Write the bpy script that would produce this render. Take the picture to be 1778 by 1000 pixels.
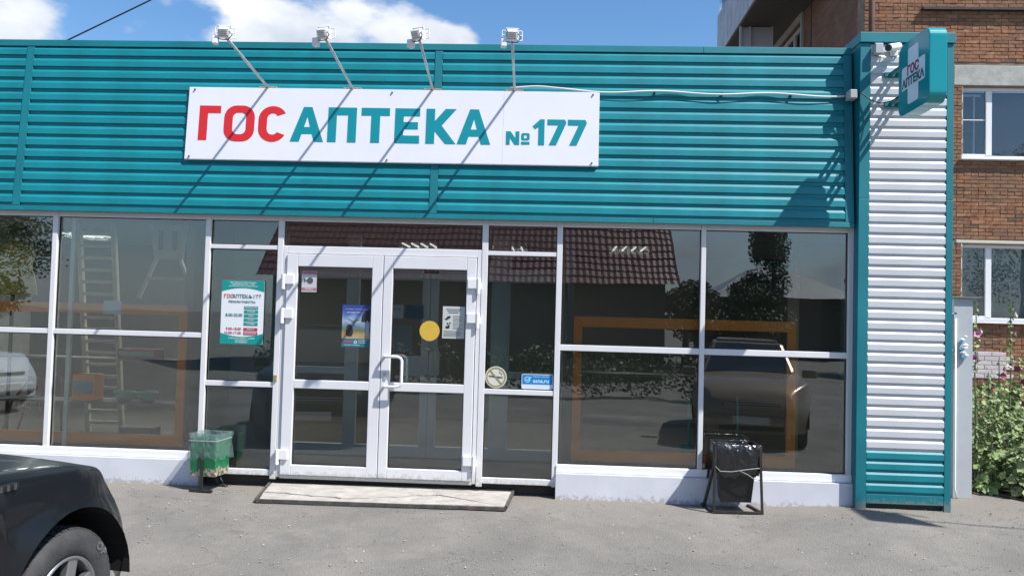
import bpy, bmesh, math, random
from mathutils import Vector, Matrix
R_ = math.radians
scene = bpy.context.scene
for o_ in list(bpy.data.objects): bpy.data.objects.remove(o_)
COL = scene.collection
rnd = random.Random(7)

# ------------------------------------------------------------------ camera
cam_d = bpy.data.cameras.new('camera'); cam = bpy.data.objects.new('camera', cam_d); COL.objects.link(cam)
rx = Vector((0.9984415, 0.04887968, 0.02693231)); ux = Vector((-0.025102, -0.03768058, 0.99897451)); fx = Vector((-0.04984438, 0.99809366, 0.03639488))
m = Matrix((rx, ux, -fx)).transposed().to_4x4(); m.translation = Vector((0, -7.6, 1.64))
cam.matrix_world = m
cam_d.sensor_width = 36; cam_d.lens = 36*1420/1778; cam_d.clip_start = .05; cam_d.clip_end = 2000
scene.camera = cam

# ------------------------------------------------------------------ sun, sky
SUN = Vector((1.7, -1.0, 2.68)).normalized()
sd = bpy.data.lights.new('sun', 'SUN'); sd.energy = 4.6; sd.angle = R_(.5); sd.color = (1, .965, .91)
so = bpy.data.objects.new('sun', sd); COL.objects.link(so); so.rotation_euler = SUN.to_track_quat('Z', 'Y').to_euler(); so.location = (10, -10, 20)
scene.view_settings.view_transform = 'Standard'; scene.view_settings.look = 'None'
scene.view_settings.exposure = 0.70; scene.view_settings.gamma = 1; scene.view_settings.use_curve_mapping = False

def build_world():
    w = bpy.data.worlds.new('World'); scene.world = w; w.use_nodes = True
    nt = w.node_tree; N = nt.nodes; L = nt.links; N.clear()
    out = N.new('ShaderNodeOutputWorld'); bg = N.new('ShaderNodeBackground'); bg.inputs[1].default_value = .085
    sky = N.new('ShaderNodeTexSky'); sky.sky_type = 'NISHITA'; sky.sun_disc = False
    sky.sun_elevation = math.asin(SUN.z); sky.sun_rotation = math.atan2(SUN.x, SUN.y)
    sky.air_density = 1.0; sky.dust_density = .4; sky.ozone_density = 2.2; sky.altitude = 100
    tc = N.new('ShaderNodeTexCoord')
    def math_(op, a, b=None, c=None):
        n = N.new('ShaderNodeMath'); n.operation = op
        for i, v in enumerate((a, b, c)):
            if v is None: continue
            if isinstance(v, (int, float)): n.inputs[i].default_value = v
            else: L.new(v, n.inputs[i])
        return n.outputs[0]
    sep = N.new('ShaderNodeSeparateXYZ'); L.new(tc.outputs['Generated'], sep.inputs[0])
    mp = N.new('ShaderNodeMapping'); mp.inputs['Scale'].default_value = (1, 1, 1.8); L.new(tc.outputs['Generated'], mp.inputs[0])
    nz = N.new('ShaderNodeTexNoise'); nz.inputs['Scale'].default_value = 5.5; nz.inputs['Detail'].default_value = 10; nz.inputs['Roughness'].default_value = .56
    L.new(mp.outputs[0], nz.inputs['Vector'])
    cov = math_('MULTIPLY', nz.outputs['Fac'], 1.0)
    def blob(d, rad, amp):
        vd = N.new('ShaderNodeVectorMath'); vd.operation = 'DISTANCE'; L.new(tc.outputs['Generated'], vd.inputs[0]); vd.inputs[1].default_value = d
        mr = N.new('ShaderNodeMapRange'); mr.interpolation_type = 'SMOOTHSTEP'; L.new(vd.outputs['Value'], mr.inputs[0])
        mr.inputs[1].default_value = 0; mr.inputs[2].default_value = rad; mr.inputs[3].default_value = amp; mr.inputs[4].default_value = 0
        return mr.outputs[0]
    for d, rad, amp in [((-.555, .785, .29), .10, .32), ((-.40, .865, .325), .13, .16), ((-.33, .892, .315), .085, .20), ((-.245, .915, .318), .07, .13),
                        ((-.17, .93, .322), .06, .27), ((-.12, .94, .320), .045, .24), ((.05, .93, .36), .22, -.25), ((.3, .9, .3), .3, -.2), ((-.49, .81, .30), .06, -.04)]:
        cov = math_('ADD', cov, blob(d, rad, amp))
    mr = N.new('ShaderNodeMapRange'); mr.interpolation_type = 'SMOOTHSTEP'; L.new(cov, mr.inputs[0])
    mr.inputs[1].default_value = .53; mr.inputs[2].default_value = .67; mr.inputs[3].default_value = 0; mr.inputs[4].default_value = .97
    n2 = N.new('ShaderNodeTexNoise'); n2.inputs['Scale'].default_value = 9; n2.inputs['Detail'].default_value = 6; L.new(mp.outputs[0], n2.inputs['Vector'])
    cr = N.new('ShaderNodeMapRange'); L.new(n2.outputs['Fac'], cr.inputs[0]); cr.inputs[1].default_value = .3; cr.inputs[2].default_value = .65
    cc = N.new('ShaderNodeMix'); cc.data_type = 'RGBA'; L.new(cr.outputs[0], cc.inputs[0]); cc.inputs[6].default_value = (3.9, 4.5, 5.7, 1); cc.inputs[7].default_value = (7.6, 7.8, 8.0, 1)
    mx = N.new('ShaderNodeMix'); mx.data_type = 'RGBA'; L.new(mr.outputs[0], mx.inputs[0]); hs = N.new('ShaderNodeHueSaturation'); hs.inputs['Saturation'].default_value = 1.2; hs.inputs['Value'].default_value = 1.3; L.new(sky.outputs[0], hs.inputs['Color']); L.new(hs.outputs[0], mx.inputs[6]); L.new(cc.outputs[2], mx.inputs[7])
    hz = N.new('ShaderNodeMapRange'); hz.interpolation_type = 'SMOOTHSTEP'; L.new(sep.outputs[2], hz.inputs[0]); hz.inputs[1].default_value = .0; hz.inputs[2].default_value = .20; hz.inputs[3].default_value = .75; hz.inputs[4].default_value = 0
    mh = N.new('ShaderNodeMix'); mh.data_type = 'RGBA'; L.new(hz.outputs[0], mh.inputs[0]); L.new(mx.outputs[2], mh.inputs[6]); mh.inputs[7].default_value = (3.4, 4.1, 5.2, 1); mx = mh
    L.new(mx.outputs[2], bg.inputs[0]); L.new(bg.outputs[0], out.inputs[0])
build_world()

# ------------------------------------------------------------------ materials
def new_mat(name):
    m = bpy.data.materials.new(name); m.use_nodes = True
    return m, m.node_tree, m.node_tree.nodes['Principled BSDF']
MC = {}
def M(name, col, rough=.5, metal=0., var=0., vs=4., bump=0., bs=60., spec=.5, coat=0., dirt=None, ds=3., dth=.55, island=0., objrand=0., stretch=None, alpha=None, emit=None):
    if name in MC: return MC[name]
    m, nt, b = new_mat(name); N = nt.nodes; L = nt.links; MC[name] = m
    b.inputs['Base Color'].default_value = (*col, 1); b.inputs['Roughness'].default_value = rough; b.inputs['Metallic'].default_value = metal
    b.inputs['Specular IOR Level'].default_value = spec; b.inputs['Coat Weight'].default_value = coat
    tc = N.new('ShaderNodeTexCoord'); src = tc.outputs['Object']
    if stretch:
        mp = N.new('ShaderNodeMapping'); mp.inputs['Scale'].default_value = stretch; L.new(src, mp.inputs[0]); src = mp.outputs[0]
    cur = None
    def rgb(c):
        n = N.new('ShaderNodeRGB'); n.outputs[0].default_value = (*c, 1); return n.outputs[0]
    if var or island or objrand or dirt: cur = rgb(col)
    def hsv(fac, amt):
        nonlocal cur
        mr = N.new('ShaderNodeMapRange'); L.new(fac, mr.inputs[0]); mr.inputs[3].default_value = 1-amt; mr.inputs[4].default_value = 1+amt
        h = N.new('ShaderNodeHueSaturation'); L.new(cur, h.inputs['Color']); L.new(mr.outputs[0], h.inputs['Value']); cur = h.outputs[0]
        return h, mr
    if var:
        n = N.new('ShaderNodeTexNoise'); n.inputs['Scale'].default_value = vs; n.inputs['Detail'].default_value = 6; n.inputs['Roughness'].default_value = .6; L.new(src, n.inputs['Vector'])
        h, mr = hsv(n.outputs['Fac'], var*2.2)
        mr.inputs[1].default_value = .25; mr.inputs[2].default_value = .75
    if island:
        g = N.new('ShaderNodeNewGeometry'); hsv(g.outputs['Random Per Island'], island)
    if objrand:
        g = N.new('ShaderNodeObjectInfo'); hsv(g.outputs['Random'], objrand)
    if dirt:
        n = N.new('ShaderNodeTexNoise'); n.inputs['Scale'].default_value = ds; n.inputs['Detail'].default_value = 8; n.inputs['Roughness'].default_value = .7; L.new(src, n.inputs['Vector'])
        mr = N.new('ShaderNodeMapRange'); L.new(n.outputs['Fac'], mr.inputs[0]); mr.inputs[1].default_value = dth; mr.inputs[2].default_value = dth+.15; mr.inputs[4].default_value = .85
        mx = N.new('ShaderNodeMix'); mx.data_type = 'RGBA'; L.new(mr.outputs[0], mx.inputs[0]); L.new(cur, mx.inputs[6]); mx.inputs[7].default_value = (*dirt, 1); cur = mx.outputs[2]
    if cur: L.new(cur, b.inputs['Base Color'])
    if bump:
        n = N.new('ShaderNodeTexNoise'); n.inputs['Scale'].default_value = bs; n.inputs['Detail'].default_value = 5; L.new(src, n.inputs['Vector'])
        bp = N.new('ShaderNodeBump'); bp.inputs['Strength'].default_value = bump; bp.inputs['Distance'].default_value = .01; L.new(n.outputs['Fac'], bp.inputs['Height']); L.new(bp.outputs[0], b.inputs['Normal'])
    if emit: b.inputs['Emission Color'].default_value = (*emit[:3], 1); b.inputs['Emission Strength'].default_value = emit[3]
    if alpha is not None: b.inputs['Alpha'].default_value = alpha
    return m

def splash(m, zt, col=(.33, .31, .28)):
    nt = m.node_tree; N = nt.nodes; L = nt.links; b = N['Principled BSDF']; old = b.inputs['Base Color'].links[0].from_socket
    g = N.new('ShaderNodeNewGeometry'); sp = N.new('ShaderNodeSeparateXYZ'); L.new(g.outputs['Position'], sp.inputs[0])
    n = N.new('ShaderNodeTexNoise'); n.inputs['Scale'].default_value = 26; n.inputs['Detail'].default_value = 9; n.inputs['Roughness'].default_value = .8; L.new(g.outputs['Position'], n.inputs['Vector'])
    a = N.new('ShaderNodeMath'); a.operation = 'MULTIPLY_ADD'; L.new(n.outputs['Fac'], a.inputs[0]); a.inputs[1].default_value = -.42; L.new(sp.outputs[2], a.inputs[2])
    r = N.new('ShaderNodeMapRange'); L.new(a.outputs[0], r.inputs[0]); r.inputs[1].default_value = zt-.21-.04; r.inputs[2].default_value = zt-.21; r.inputs[3].default_value = .75; r.inputs[4].default_value = 0
    x = N.new('ShaderNodeMix'); x.data_type = 'RGBA'; L.new(r.outputs[0], x.inputs[0]); L.new(old, x.inputs[6]); x.inputs[7].default_value = (*col, 1); L.new(x.outputs[2], b.inputs['Base Color'])
def glass_mat(name, tint, refl, wob=.0):
    m = bpy.data.materials.new(name); m.use_nodes = True; nt = m.node_tree; N = nt.nodes; L = nt.links; N.clear()
    out = N.new('ShaderNodeOutputMaterial'); t = N.new('ShaderNodeBsdfTransparent'); t.inputs[0].default_value = (*tint, 1)
    g = N.new('ShaderNodeBsdfGlossy'); g.inputs['Roughness'].default_value = 0.0; g.inputs['Color'].default_value = (.92, .96, 1, 1)
    fr = N.new('ShaderNodeFresnel'); fr.inputs[0].default_value = 1.5
    a = N.new('ShaderNodeMath'); a.operation = 'ADD'; a.use_clamp = True; a.inputs[1].default_value = refl; L.new(fr.outputs[0], a.inputs[0])
    mx = N.new('ShaderNodeMixShader'); L.new(a.outputs[0], mx.inputs[0]); L.new(t.outputs[0], mx.inputs[1]); L.new(g.outputs[0], mx.inputs[2])
    if wob:
        tc = N.new('ShaderNodeTexCoord'); n = N.new('ShaderNodeTexNoise'); n.inputs['Scale'].default_value = 1.3; n.inputs['Detail'].default_value = 1; L.new(tc.outputs['Object'], n.inputs['Vector'])
        bp = N.new('ShaderNodeBump'); bp.inputs['Strength'].default_value = wob; bp.inputs['Distance'].default_value = .02; L.new(n.outputs['Fac'], bp.inputs['Height']); L.new(bp.outputs[0], g.inputs['Normal'])
    # thin film of dust
    d = N.new('ShaderNodeBsdfDiffuse'); d.inputs[0].default_value = (.35, .35, .32, 1)
    mx2 = N.new('ShaderNodeMixShader'); mx2.inputs[0].default_value = .012; L.new(mx.outputs[0], mx2.inputs[1]); L.new(d.outputs[0], mx2.inputs[2]); L.new(mx2.outputs[0], out.inputs[0])
    return m

TEAL = M('teal_siding', (.002, .198, .236), .46, var=.09, vs=3, bump=.12, bs=220)
TEAL_TRIM = M('teal_trim', (.002, .163, .196), .5, var=.08, vs=2, bump=.1, bs=150)
WSID = M('white_siding', (.53, .55, .57), .4, var=.03, vs=3, bump=.08, bs=200, objrand=.03)
FRAME = M('white_frame', (.69, .685, .69), .35, var=.03, vs=2.5, dirt=(.5, .49, .47), ds=5, dth=.66)
DOORW = M('white_door', (.69, .685, .70), .32, var=.02, vs=2.5, dirt=(.55, .54, .52), ds=4, dth=.68)
PLINTH = M('white_plinth', (.60, .61, .66), .5, var=.04, vs=3, dirt=(.45, .44, .42), ds=9, dth=.66)
GLASS = glass_mat('window_glass', (.88, .91, .88), .075, .09)
GLASSD = glass_mat('door_glass', (.92, .95, .94), .055, .05)
GLASSF = glass_mat('far_glass', (.85, .88, .88), .02, .05)
INFRAME = M('inner_frame', (.80, .80, .76), .5)
SIGNW = M('sign_white', (.72, .72, .76), .35, var=.015, vs=2)
RED = M('sign_red', (.62, .018, .02), .4); TEALP = M('sign_teal', (.0, .24, .29), .4)
GALV = M('galvanised', (.55, .56, .58), .35, metal=.6, var=.1, vs=20)
WPLA = M('white_plastic', (.75, .75, .74), .4); BPLA = M('black_plastic', (.012, .012, .013), .35)
RUST = M('rusty_plate', (.45, .27, .17), .8, var=.2, vs=30)
STEEL = M('dark_steel', (.035, .034, .033), .55, metal=.3, var=.2, vs=12, dirt=(.16, .11, .08), ds=14, dth=.6)
CABW = M('white_cable', (.7, .7, .7), .5); CABB = M('black_cable', (.02, .02, .02), .5)
CONC = M('concrete_lintel', (.36, .36, .33), .85, var=.12, vs=5, bump=.3, bs=40)
MORTAR = M('mortar', (.22, .175, .13), .95, var=.15, vs=6, bump=.4, bs=60)
GREYM = M('grey_sheet', (.42, .44, .46), .5, var=.04, vs=4, dirt=(.3, .3, .29), ds=5, dth=.62)
DARKIN = M('dark_interior', (.05, .05, .045), .8); FLOORIN = M('interior_floor', (.12, .11, .10), .45, var=.1)
WALLIN = M('interior_wall', (.14, .145, .125), .8, var=.05); ORANGE = M('orange_laminate', (.95, .30, .03), .55)
INK_T = M('print_teal', (.0, .27, .24), .5); INK_R = M('print_crimson', (.42, .03, .07), .5); INK_D = M('print_dark', (.07, .09, .10), .5); PAPER = M('paper', (.72, .74, .76), .6)
INK_TR = M('print_title_red', (.5, .06, .06), .5)

splash(PLINTH, .035); splash(TEAL, .10, (.16, .19, .18)); splash(TEAL_TRIM, .12, (.15, .18, .17)); splash(DOORW, .16, (.45, .44, .41)); splash(FRAME, .14, (.45, .44, .41))
def brick_mat(name, obj_based):
    m, nt, b = new_mat(name); N = nt.nodes; L = nt.links
    b.inputs['Roughness'].default_value = .9; b.inputs['Specular IOR Level'].default_value = .2
    if obj_based: g = N.new('ShaderNodeObjectInfo'); r = g.outputs['Random']
    else: g = N.new('ShaderNodeNewGeometry'); r = g.outputs['Random Per Island']
    cr = N.new('ShaderNodeValToRGB'); L.new(r, cr.inputs[0]); e = cr.color_ramp.elements
    e[0].position = 0; e[0].color = (.25, .12, .065, 1); e[1].position = 1; e[1].color = (.22, .12, .08, 1)
    for p, c in [(.18, (.30, .145, .08)), (.36, (.235, .108, .06)), (.52, (.27, .145, .09)), (.70, (.33, .17, .095)), (.90, (.19, .105, .065)), (.95, (.15, .095, .065))]:
        q = e.new(p); q.color = (*c, 1)
    tc = N.new('ShaderNodeTexCoord'); n = N.new('ShaderNodeTexNoise'); n.inputs['Scale'].default_value = 14; n.inputs['Detail'].default_value = 8; n.inputs['Roughness'].default_value = .7
    gg = N.new('ShaderNodeNewGeometry'); L.new(gg.outputs['Position'], n.inputs['Vector'])
    mr = N.new('ShaderNodeMapRange'); L.new(n.outputs['Fac'], mr.inputs[0]); mr.inputs[1].default_value = .3; mr.inputs[2].default_value = .7; mr.inputs[3].default_value = .5; mr.inputs[4].default_value = 1.4
    h = N.new('ShaderNodeHueSaturation'); L.new(cr.outputs[0], h.inputs['Color']); L.new(mr.outputs[0], h.inputs['Value'])
    n3 = N.new('ShaderNodeTexNoise'); n3.inputs['Scale'].default_value = 1.1; n3.inputs['Detail'].default_value = 5; L.new(gg.outputs['Position'], n3.inputs['Vector'])
    m3 = N.new('ShaderNodeMapRange'); L.new(n3.outputs['Fac'], m3.inputs[0]); m3.inputs[1].default_value = .42; m3.inputs[2].default_value = .68; m3.inputs[4].default_value = .75
    mx = N.new('ShaderNodeMix'); mx.data_type = 'RGBA'; L.new(m3.outputs[0], mx.inputs[0]); L.new(h.outputs[0], mx.inputs[6]); mx.inputs[7].default_value = (.20, .125, .082, 1)
    L.new(mx.outputs[2], b.inputs['Base Color'])
    bp = N.new('ShaderNodeBump'); bp.inputs['Strength'].default_value = .6; bp.inputs['Distance'].default_value = .012; L.new(n.outputs['Fac'], bp.inputs['Height']); L.new(bp.outputs[0], b.inputs['Normal'])
    return m
BRICK_O = brick_mat('brick_each', True); BRICK_I = brick_mat('brick_mass', False)

# ------------------------------------------------------------------ helpers
WO = {}
class MB:
    def __init__(s): s.v = []; s.f = []
    def add(s, vs, fs):
        n = len(s.v); s.v += [tuple(p) for p in vs]; s.f += [tuple(i+n for i in f) for f in fs]; return s
    def box(s, x0, x1, y0, y1, z0, z1, T=None):
        vs = [(x, y, z) for z in (z0, z1) for y in (y0, y1) for x in (x0, x1)]
        if T: vs = [T(Vector(p)) for p in vs]
        return s.add(vs, [(0, 2, 3, 1), (4, 5, 7, 6), (0, 1, 5, 4), (2, 6, 7, 3), (0, 4, 6, 2), (1, 3, 7, 5)])
    def bar(s, a, b, w, h=None):
        a = Vector(a); b = Vector(b); h = h or w; d = (b-a).normalized(); up = Vector((0, 0, 1)) if abs(d.z) < .95 else Vector((0, 1, 0))
        x = d.cross(up).normalized(); y = x.cross(d)
        vs = [p + x*(w/2*i) + y*(h/2*j) for p in (a, b) for i, j in ((-1, -1), (1, -1), (1, 1), (-1, 1))]
        return s.add(vs, [(0, 1, 2, 3), (7, 6, 5, 4), (0, 4, 5, 1), (1, 5, 6, 2), (2, 6, 7, 3), (3, 7, 4, 0)])
    def tube(s, pts, r, n=8, closed=False, cap=True):
        pts = [Vector(p) for p in pts]; K = len(pts); base = len(s.v); prev = None
        for i, p in enumerate(pts):
            if closed: d = (pts[(i+1) % K]-pts[i-1]).normalized()
            else: d = (pts[min(i+1, K-1)]-pts[max(i-1, 0)]).normalized()
            if prev is None:
                up = Vector((0, 0, 1)) if abs(d.z) < .9 else Vector((1, 0, 0)); x = d.cross(up).normalized()
            else: x = (prev - d*prev.dot(d)).normalized()
            prev = x; y = d.cross(x); rr = r[i] if isinstance(r, (list, tuple)) else r
            for k in range(n):
                a = 2*math.pi*k/n; s.v.append(tuple(p + x*math.cos(a)*rr + y*math.sin(a)*rr))
        for i in range(K if closed else K-1):
            j = (i+1) % K
            for k in range(n):
                l = (k+1) % n; s.f.append((base+i*n+k, base+i*n+l, base+j*n+l, base+j*n+k))
        if cap and not closed:
            s.f.append(tuple(base+k for k in range(n))[::-1]); s.f.append(tuple(base+(K-1)*n+k for k in range(n)))
        return s
    def prism(s, poly, y0, y1, T=None):   # polygon in xz extruded along y
        n = len(poly); vs = [(p[0], y0, p[1]) for p in poly] + [(p[0], y1, p[1]) for p in poly]
        if T: vs = [T(Vector(p)) for p in vs]
        return s.add(vs, [tuple(range(n)), tuple(range(2*n-1, n-1, -1))] + [(i, n+i, n+(i+1) % n, (i+1) % n) for i in range(n)])
    def ring(s, c, r0, r1, y0, y1, n=40, T=None):  # flat ring in xz
        vs = []
        for r, y in ((r1, y0), (r0, y0), (r0, y1), (r1, y1)):
            vs += [(c[0]+r*math.cos(2*math.pi*k/n), y, c[1]+r*math.sin(2*math.pi*k/n)) for k in range(n)]
        fs = []
        for q in range(4):
            for k in range(n): fs.append((q*n+k, q*n+(k+1) % n, ((q+1) % 4)*n+(k+1) % n, ((q+1) % 4)*n+k))
        if T: vs = [T(Vector(p)) for p in vs]
        return s.add(vs, fs)
    def disc(s, c, r, y0, y1, n=40): return s.prism([(c[0]+r*math.cos(2*math.pi*k/n), c[1]+r*math.sin(2*math.pi*k/n)) for k in range(n)], y0, y1)
    def mesh(s, name, mat, org=Vector(), smooth=False, fix=True):
        me = bpy.data.meshes.new(name); me.from_pydata([tuple(Vector(v)-org) for v in s.v], [], s.f)
        if fix:
            bm = bmesh.new(); bm.from_mesh(me); bmesh.ops.recalc_face_normals(bm, faces=bm.faces); bm.to_mesh(me); bm.free()
        me.materials.append(mat)
        if smooth:
            me.polygons.foreach_set('use_smooth', [True]*len(me.polygons))
        me.update(); return me
    def build(s, name, mat, parent=None, smooth=False, bevel=0, fix=True, auto=None):
        org = WO.get(parent.name, Vector()) if parent else Vector()
        me = s.mesh(name, mat, org, smooth, fix)
        o = link(name, me, parent)
        if bevel:
            b = o.modifiers.new('bevel', 'BEVEL'); b.width = bevel; b.segments = 2; b.limit_method = 'ANGLE'; b.harden_normals = False
        if auto:
            me.set_sharp_from_angle(angle=R_(auto)) if hasattr(me, 'set_sharp_from_angle') else None
        return o
def link(name, me, parent=None, loc=None):
    o = bpy.data.objects.new(name, me); COL.objects.link(o)
    if parent: o.parent = parent; WO[o.name] = WO.get(parent.name, Vector())
    else: WO[o.name] = Vector()
    if loc is not None: o.location = loc
    return o
def tag(o, label=None, cat=None, group=None, kind=None):
    if label: o['label'] = label
    if cat: o['category'] = cat
    if group: o['group'] = group
    if kind: o['kind'] = kind
    return o
def thing(name, label, cat, loc=(0, 0, 0), group=None, kind=None):
    o = bpy.data.objects.new(name, None); COL.objects.link(o); o.location = loc; o.empty_display_size = .1; WO[o.name] = Vector(loc)
    return tag(o, label, cat, group, kind)
def copy_tree(o, parent=None):
    c = o.copy(); COL.objects.link(c)
    if parent: c.parent = parent
    for ch in list(o.children): copy_tree(ch, c)
    return c
def text(body, h, x, z, y, mat, parent, align='LEFT', bold=0., name='lettering', ext=.0006, sx=1., T=None):
    c = bpy.data.curves.new('t', 'FONT'); c.body = body; c.size = h/.72; c.align_x = align; c.offset = bold*h; c.extrude = ext; c.resolution_u = 3
    t = bpy.data.objects.new('t', c); COL.objects.link(t); bpy.context.view_layer.update()
    me = bpy.data.meshes.new_from_object(t); bpy.data.objects.remove(t); org = WO.get(parent.name, Vector())
    for v in me.vertices:
        p = Vector((x+v.co.x*sx, y-v.co.z, z+v.co.y))
        if T: p = T(Vector((v.co.x*sx+x, v.co.z, v.co.y+z)))
        v.co = p-org
    me.materials.clear(); me.materials.append(mat); me.name = name
    return link(name, me, parent)

# ------------------------------------------------------------------ ground
def gz(y, x=0):
    u_ = min(1, max(0, (x-1.7)/1.0)); u_ = u_*u_*(3-2*u_)
    return .04*max(min(y, 0), -5) + .037*u_*(1-min(1, max(0, -y/4)))
def ground():
    m, nt, b = new_mat('dusty_asphalt'); N = nt.nodes; L = nt.links
    b.inputs['Roughness'].default_value = .95; b.inputs['Specular IOR Level'].default_value = .15
    tc = N.new('ShaderNodeTexCoord')
    def noise(sc, de=8, ro=.6):
        n = N.new('ShaderNodeTexNoise'); n.inputs['Scale'].default_value = sc; n.inputs['Detail'].default_value = de; n.inputs['Roughness'].default_value = ro; L.new(tc.outputs['Object'], n.inputs['Vector']); return n.outputs['Fac']
    cr = N.new('ShaderNodeValToRGB'); L.new(noise(.9, 10, .65), cr.inputs[0]); e = cr.color_ramp.elements
    e[0].position = .3; e[0].color = (.14, .133, .125, 1); e[1].position = .70; e[1].color = (.232, .216, .195, 1); q = e.new(.5); q.color = (.182, .172, .158, 1)
    v = N.new('ShaderNodeTexVoronoi'); v.inputs['Scale'].default_value = 75; L.new(tc.outputs['Object'], v.inputs['Vector'])
    sp = N.new('ShaderNodeMapRange'); L.new(noise(130, 3, .8), sp.inputs[0]); sp.inputs[1].default_value = .35; sp.inputs[2].default_value = .65; sp.inputs[3].default_value = .74; sp.inputs[4].default_value = 1.26
    h = N.new('ShaderNodeHueSaturation'); L.new(cr.outputs[0], h.inputs['Color']); L.new(sp.outputs[0], h.inputs['Value'])
    # scattered pale dust patches
    mr = N.new('ShaderNodeMapRange'); L.new(noise(3.2, 9, .7), mr.inputs[0]); mr.inputs[1].default_value = .52; mr.inputs[2].default_value = .75; mr.inputs[4].default_value = .55
    mx = N.new('ShaderNodeMix'); mx.data_type = 'RGBA'; L.new(mr.outputs[0], mx.inputs[0]); L.new(h.outputs[0], mx.inputs[6]); mx.inputs[7].default_value = (.245, .23, .21, 1)
    mr2 = N.new('ShaderNodeMapRange'); L.new(noise(1.7, 6, .6), mr2.inputs[0]); mr2.inputs[1].default_value = .60; mr2.inputs[2].default_value = .70; mr2.inputs[4].default_value = .5
    mx2 = N.new('ShaderNodeMix'); mx2.data_type = 'RGBA'; L.new(mr2.outputs[0], mx2.inputs[0]); L.new(mx.outputs[2], mx2.inputs[6]); mx2.inputs[7].default_value = (.135, .13, .125, 1)
    # trodden dirt gathered along the foot of the wall, uneven outer edge
    spz = N.new('ShaderNodeSeparateXYZ'); L.new(tc.outputs['Object'], spz.inputs[0])
    ay = N.new('ShaderNodeMath'); ay.operation = 'MULTIPLY_ADD'; L.new(noise(2.6, 6, .65), ay.inputs[0]); ay.inputs[1].default_value = .9; L.new(spz.outputs[1], ay.inputs[2])
    my = N.new('ShaderNodeMapRange'); L.new(ay.outputs[0], my.inputs[0]); my.inputs[1].default_value = .02; my.inputs[2].default_value = .30; my.inputs[4].default_value = .7
    mx3 = N.new('ShaderNodeMix'); mx3.data_type = 'RGBA'; L.new(my.outputs[0], mx3.inputs[0]); L.new(mx2.outputs[2], mx3.inputs[6]); mx3.inputs[7].default_value = (.21, .19, .165, 1)
    # hairline cracks
    vc = N.new('ShaderNodeTexVoronoi'); vc.feature = 'DISTANCE_TO_EDGE'; vc.inputs['Scale'].default_value = .8; dm_ = N.new('ShaderNodeVectorMath'); dm_.operation = 'MULTIPLY_ADD'
    nd = N.new('ShaderNodeTexNoise'); nd.inputs['Scale'].default_value = 2.5; nd.inputs['Detail'].default_value = 8; L.new(tc.outputs['Object'], nd.inputs['Vector']); L.new(nd.outputs['Color'], dm_.inputs[0]); dm_.inputs[1].default_value = (.9, .9, .9); L.new(tc.outputs['Object'], dm_.inputs[2]); L.new(dm_.outputs[0], vc.inputs['Vector'])
    mc = N.new('ShaderNodeMapRange'); L.new(vc.outputs['Distance'], mc.inputs[0]); mc.inputs[1].default_value = .0; mc.inputs[2].default_value = .007; mc.inputs[3].default_value = .5; mc.inputs[4].default_value = 0
    mx4 = N.new('ShaderNodeMix'); mx4.data_type = 'RGBA'; L.new(mc.outputs[0], mx4.inputs[0]); L.new(mx3.outputs[2], mx4.inputs[6]); mx4.inputs[7].default_value = (.08, .075, .07, 1)
    L.new(mx4.outputs[2], b.inputs['Base Color'])
    ad = N.new('ShaderNodeMath'); ad.operation = 'ADD'; L.new(noise(55, 8, .7), ad.inputs[0]); L.new(v.outputs['Distance'], ad.inputs[1])
    bp = N.new('ShaderNodeBump'); bp.inputs['Strength'].default_value = .5; bp.inputs['Distance'].default_value = .008; L.new(ad.outputs[0], bp.inputs['Height']); L.new(bp.outputs[0], b.inputs['Normal'])
    mb = MB()
    ys = [-600, -60, -20, -12, -8, -5] + [-5+.1*i for i in range(1, 50)] + [0, .2, .5, 1, 2, 5, 12, 60, 600]
    xs = [-600, -60, -15] + [-7+.12*i for i in range(int(14/.12)+1)] + [9, 15, 60, 600]
    import mathutils
    V = []
    for y in ys:
        for x in xs:
            z = gz(y, x)
            if -5 < y < -.02 and -7 < x < 7.2: z += .011*(mathutils.noise.noise(Vector((x*1.2, y*1.6, 3)))) + .004*mathutils.noise.noise(Vector((x*6, y*6, 9)))
            if y >= 0: z -= .006
            V.append((x, y, z))
    nx = len(xs); F = [(j*nx+i, j*nx+i+1, (j+1)*nx+i+1, (j+1)*nx+i) for j in range(len(ys)-1) for i in range(nx-1)]
    mb.add(V, F); tag(mb.build('asphalt_ground', m, smooth=True), kind='structure')
    # loose grit
    gm = M('grit', (.30, .285, .265), .9, island=.45); g = MB()
    for i in range(6500):
        x = rnd.uniform(-6, 6.5); y = -rnd.random()**.9*4.6-.08; s = rnd.choice([.002, .003, .003, .004, .004, .007]) * rnd.uniform(.7, 1.5)
        if -2.7 < x < -.25 and y > -.65: continue
        z = gz(y, x)+s*.3+.004; a = rnd.random()*6.28
        P = [Vector((math.cos(a+k*1.57)*s*rnd.uniform(.7, 1.3), math.sin(a+k*1.57)*s*rnd.uniform(.7, 1.3), rnd.uniform(-.3, .1)*s)) for k in range(4)]
        vs = [Vector((x, y, z))+p for p in P] + [Vector((x, y, z+s*.7)), Vector((x, y, z-s))]
        g.add(vs, [(0, 1, 4), (1, 2, 4), (2, 3, 4), (3, 0, 4), (1, 0, 5), (2, 1, 5), (3, 2, 5), (0, 3, 5)])
    tag(g.build('loose_grit', gm, fix=False), 'loose pale grit scattered over the grey asphalt', 'gravel', kind='stuff')
ground()

# ------------------------------------------------------------------ pharmacy building
shop = thing('pharmacy_building', 'single storey pharmacy clad in teal siding with wide white framed shop windows and double door', 'building', (0, 0, 0))
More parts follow.
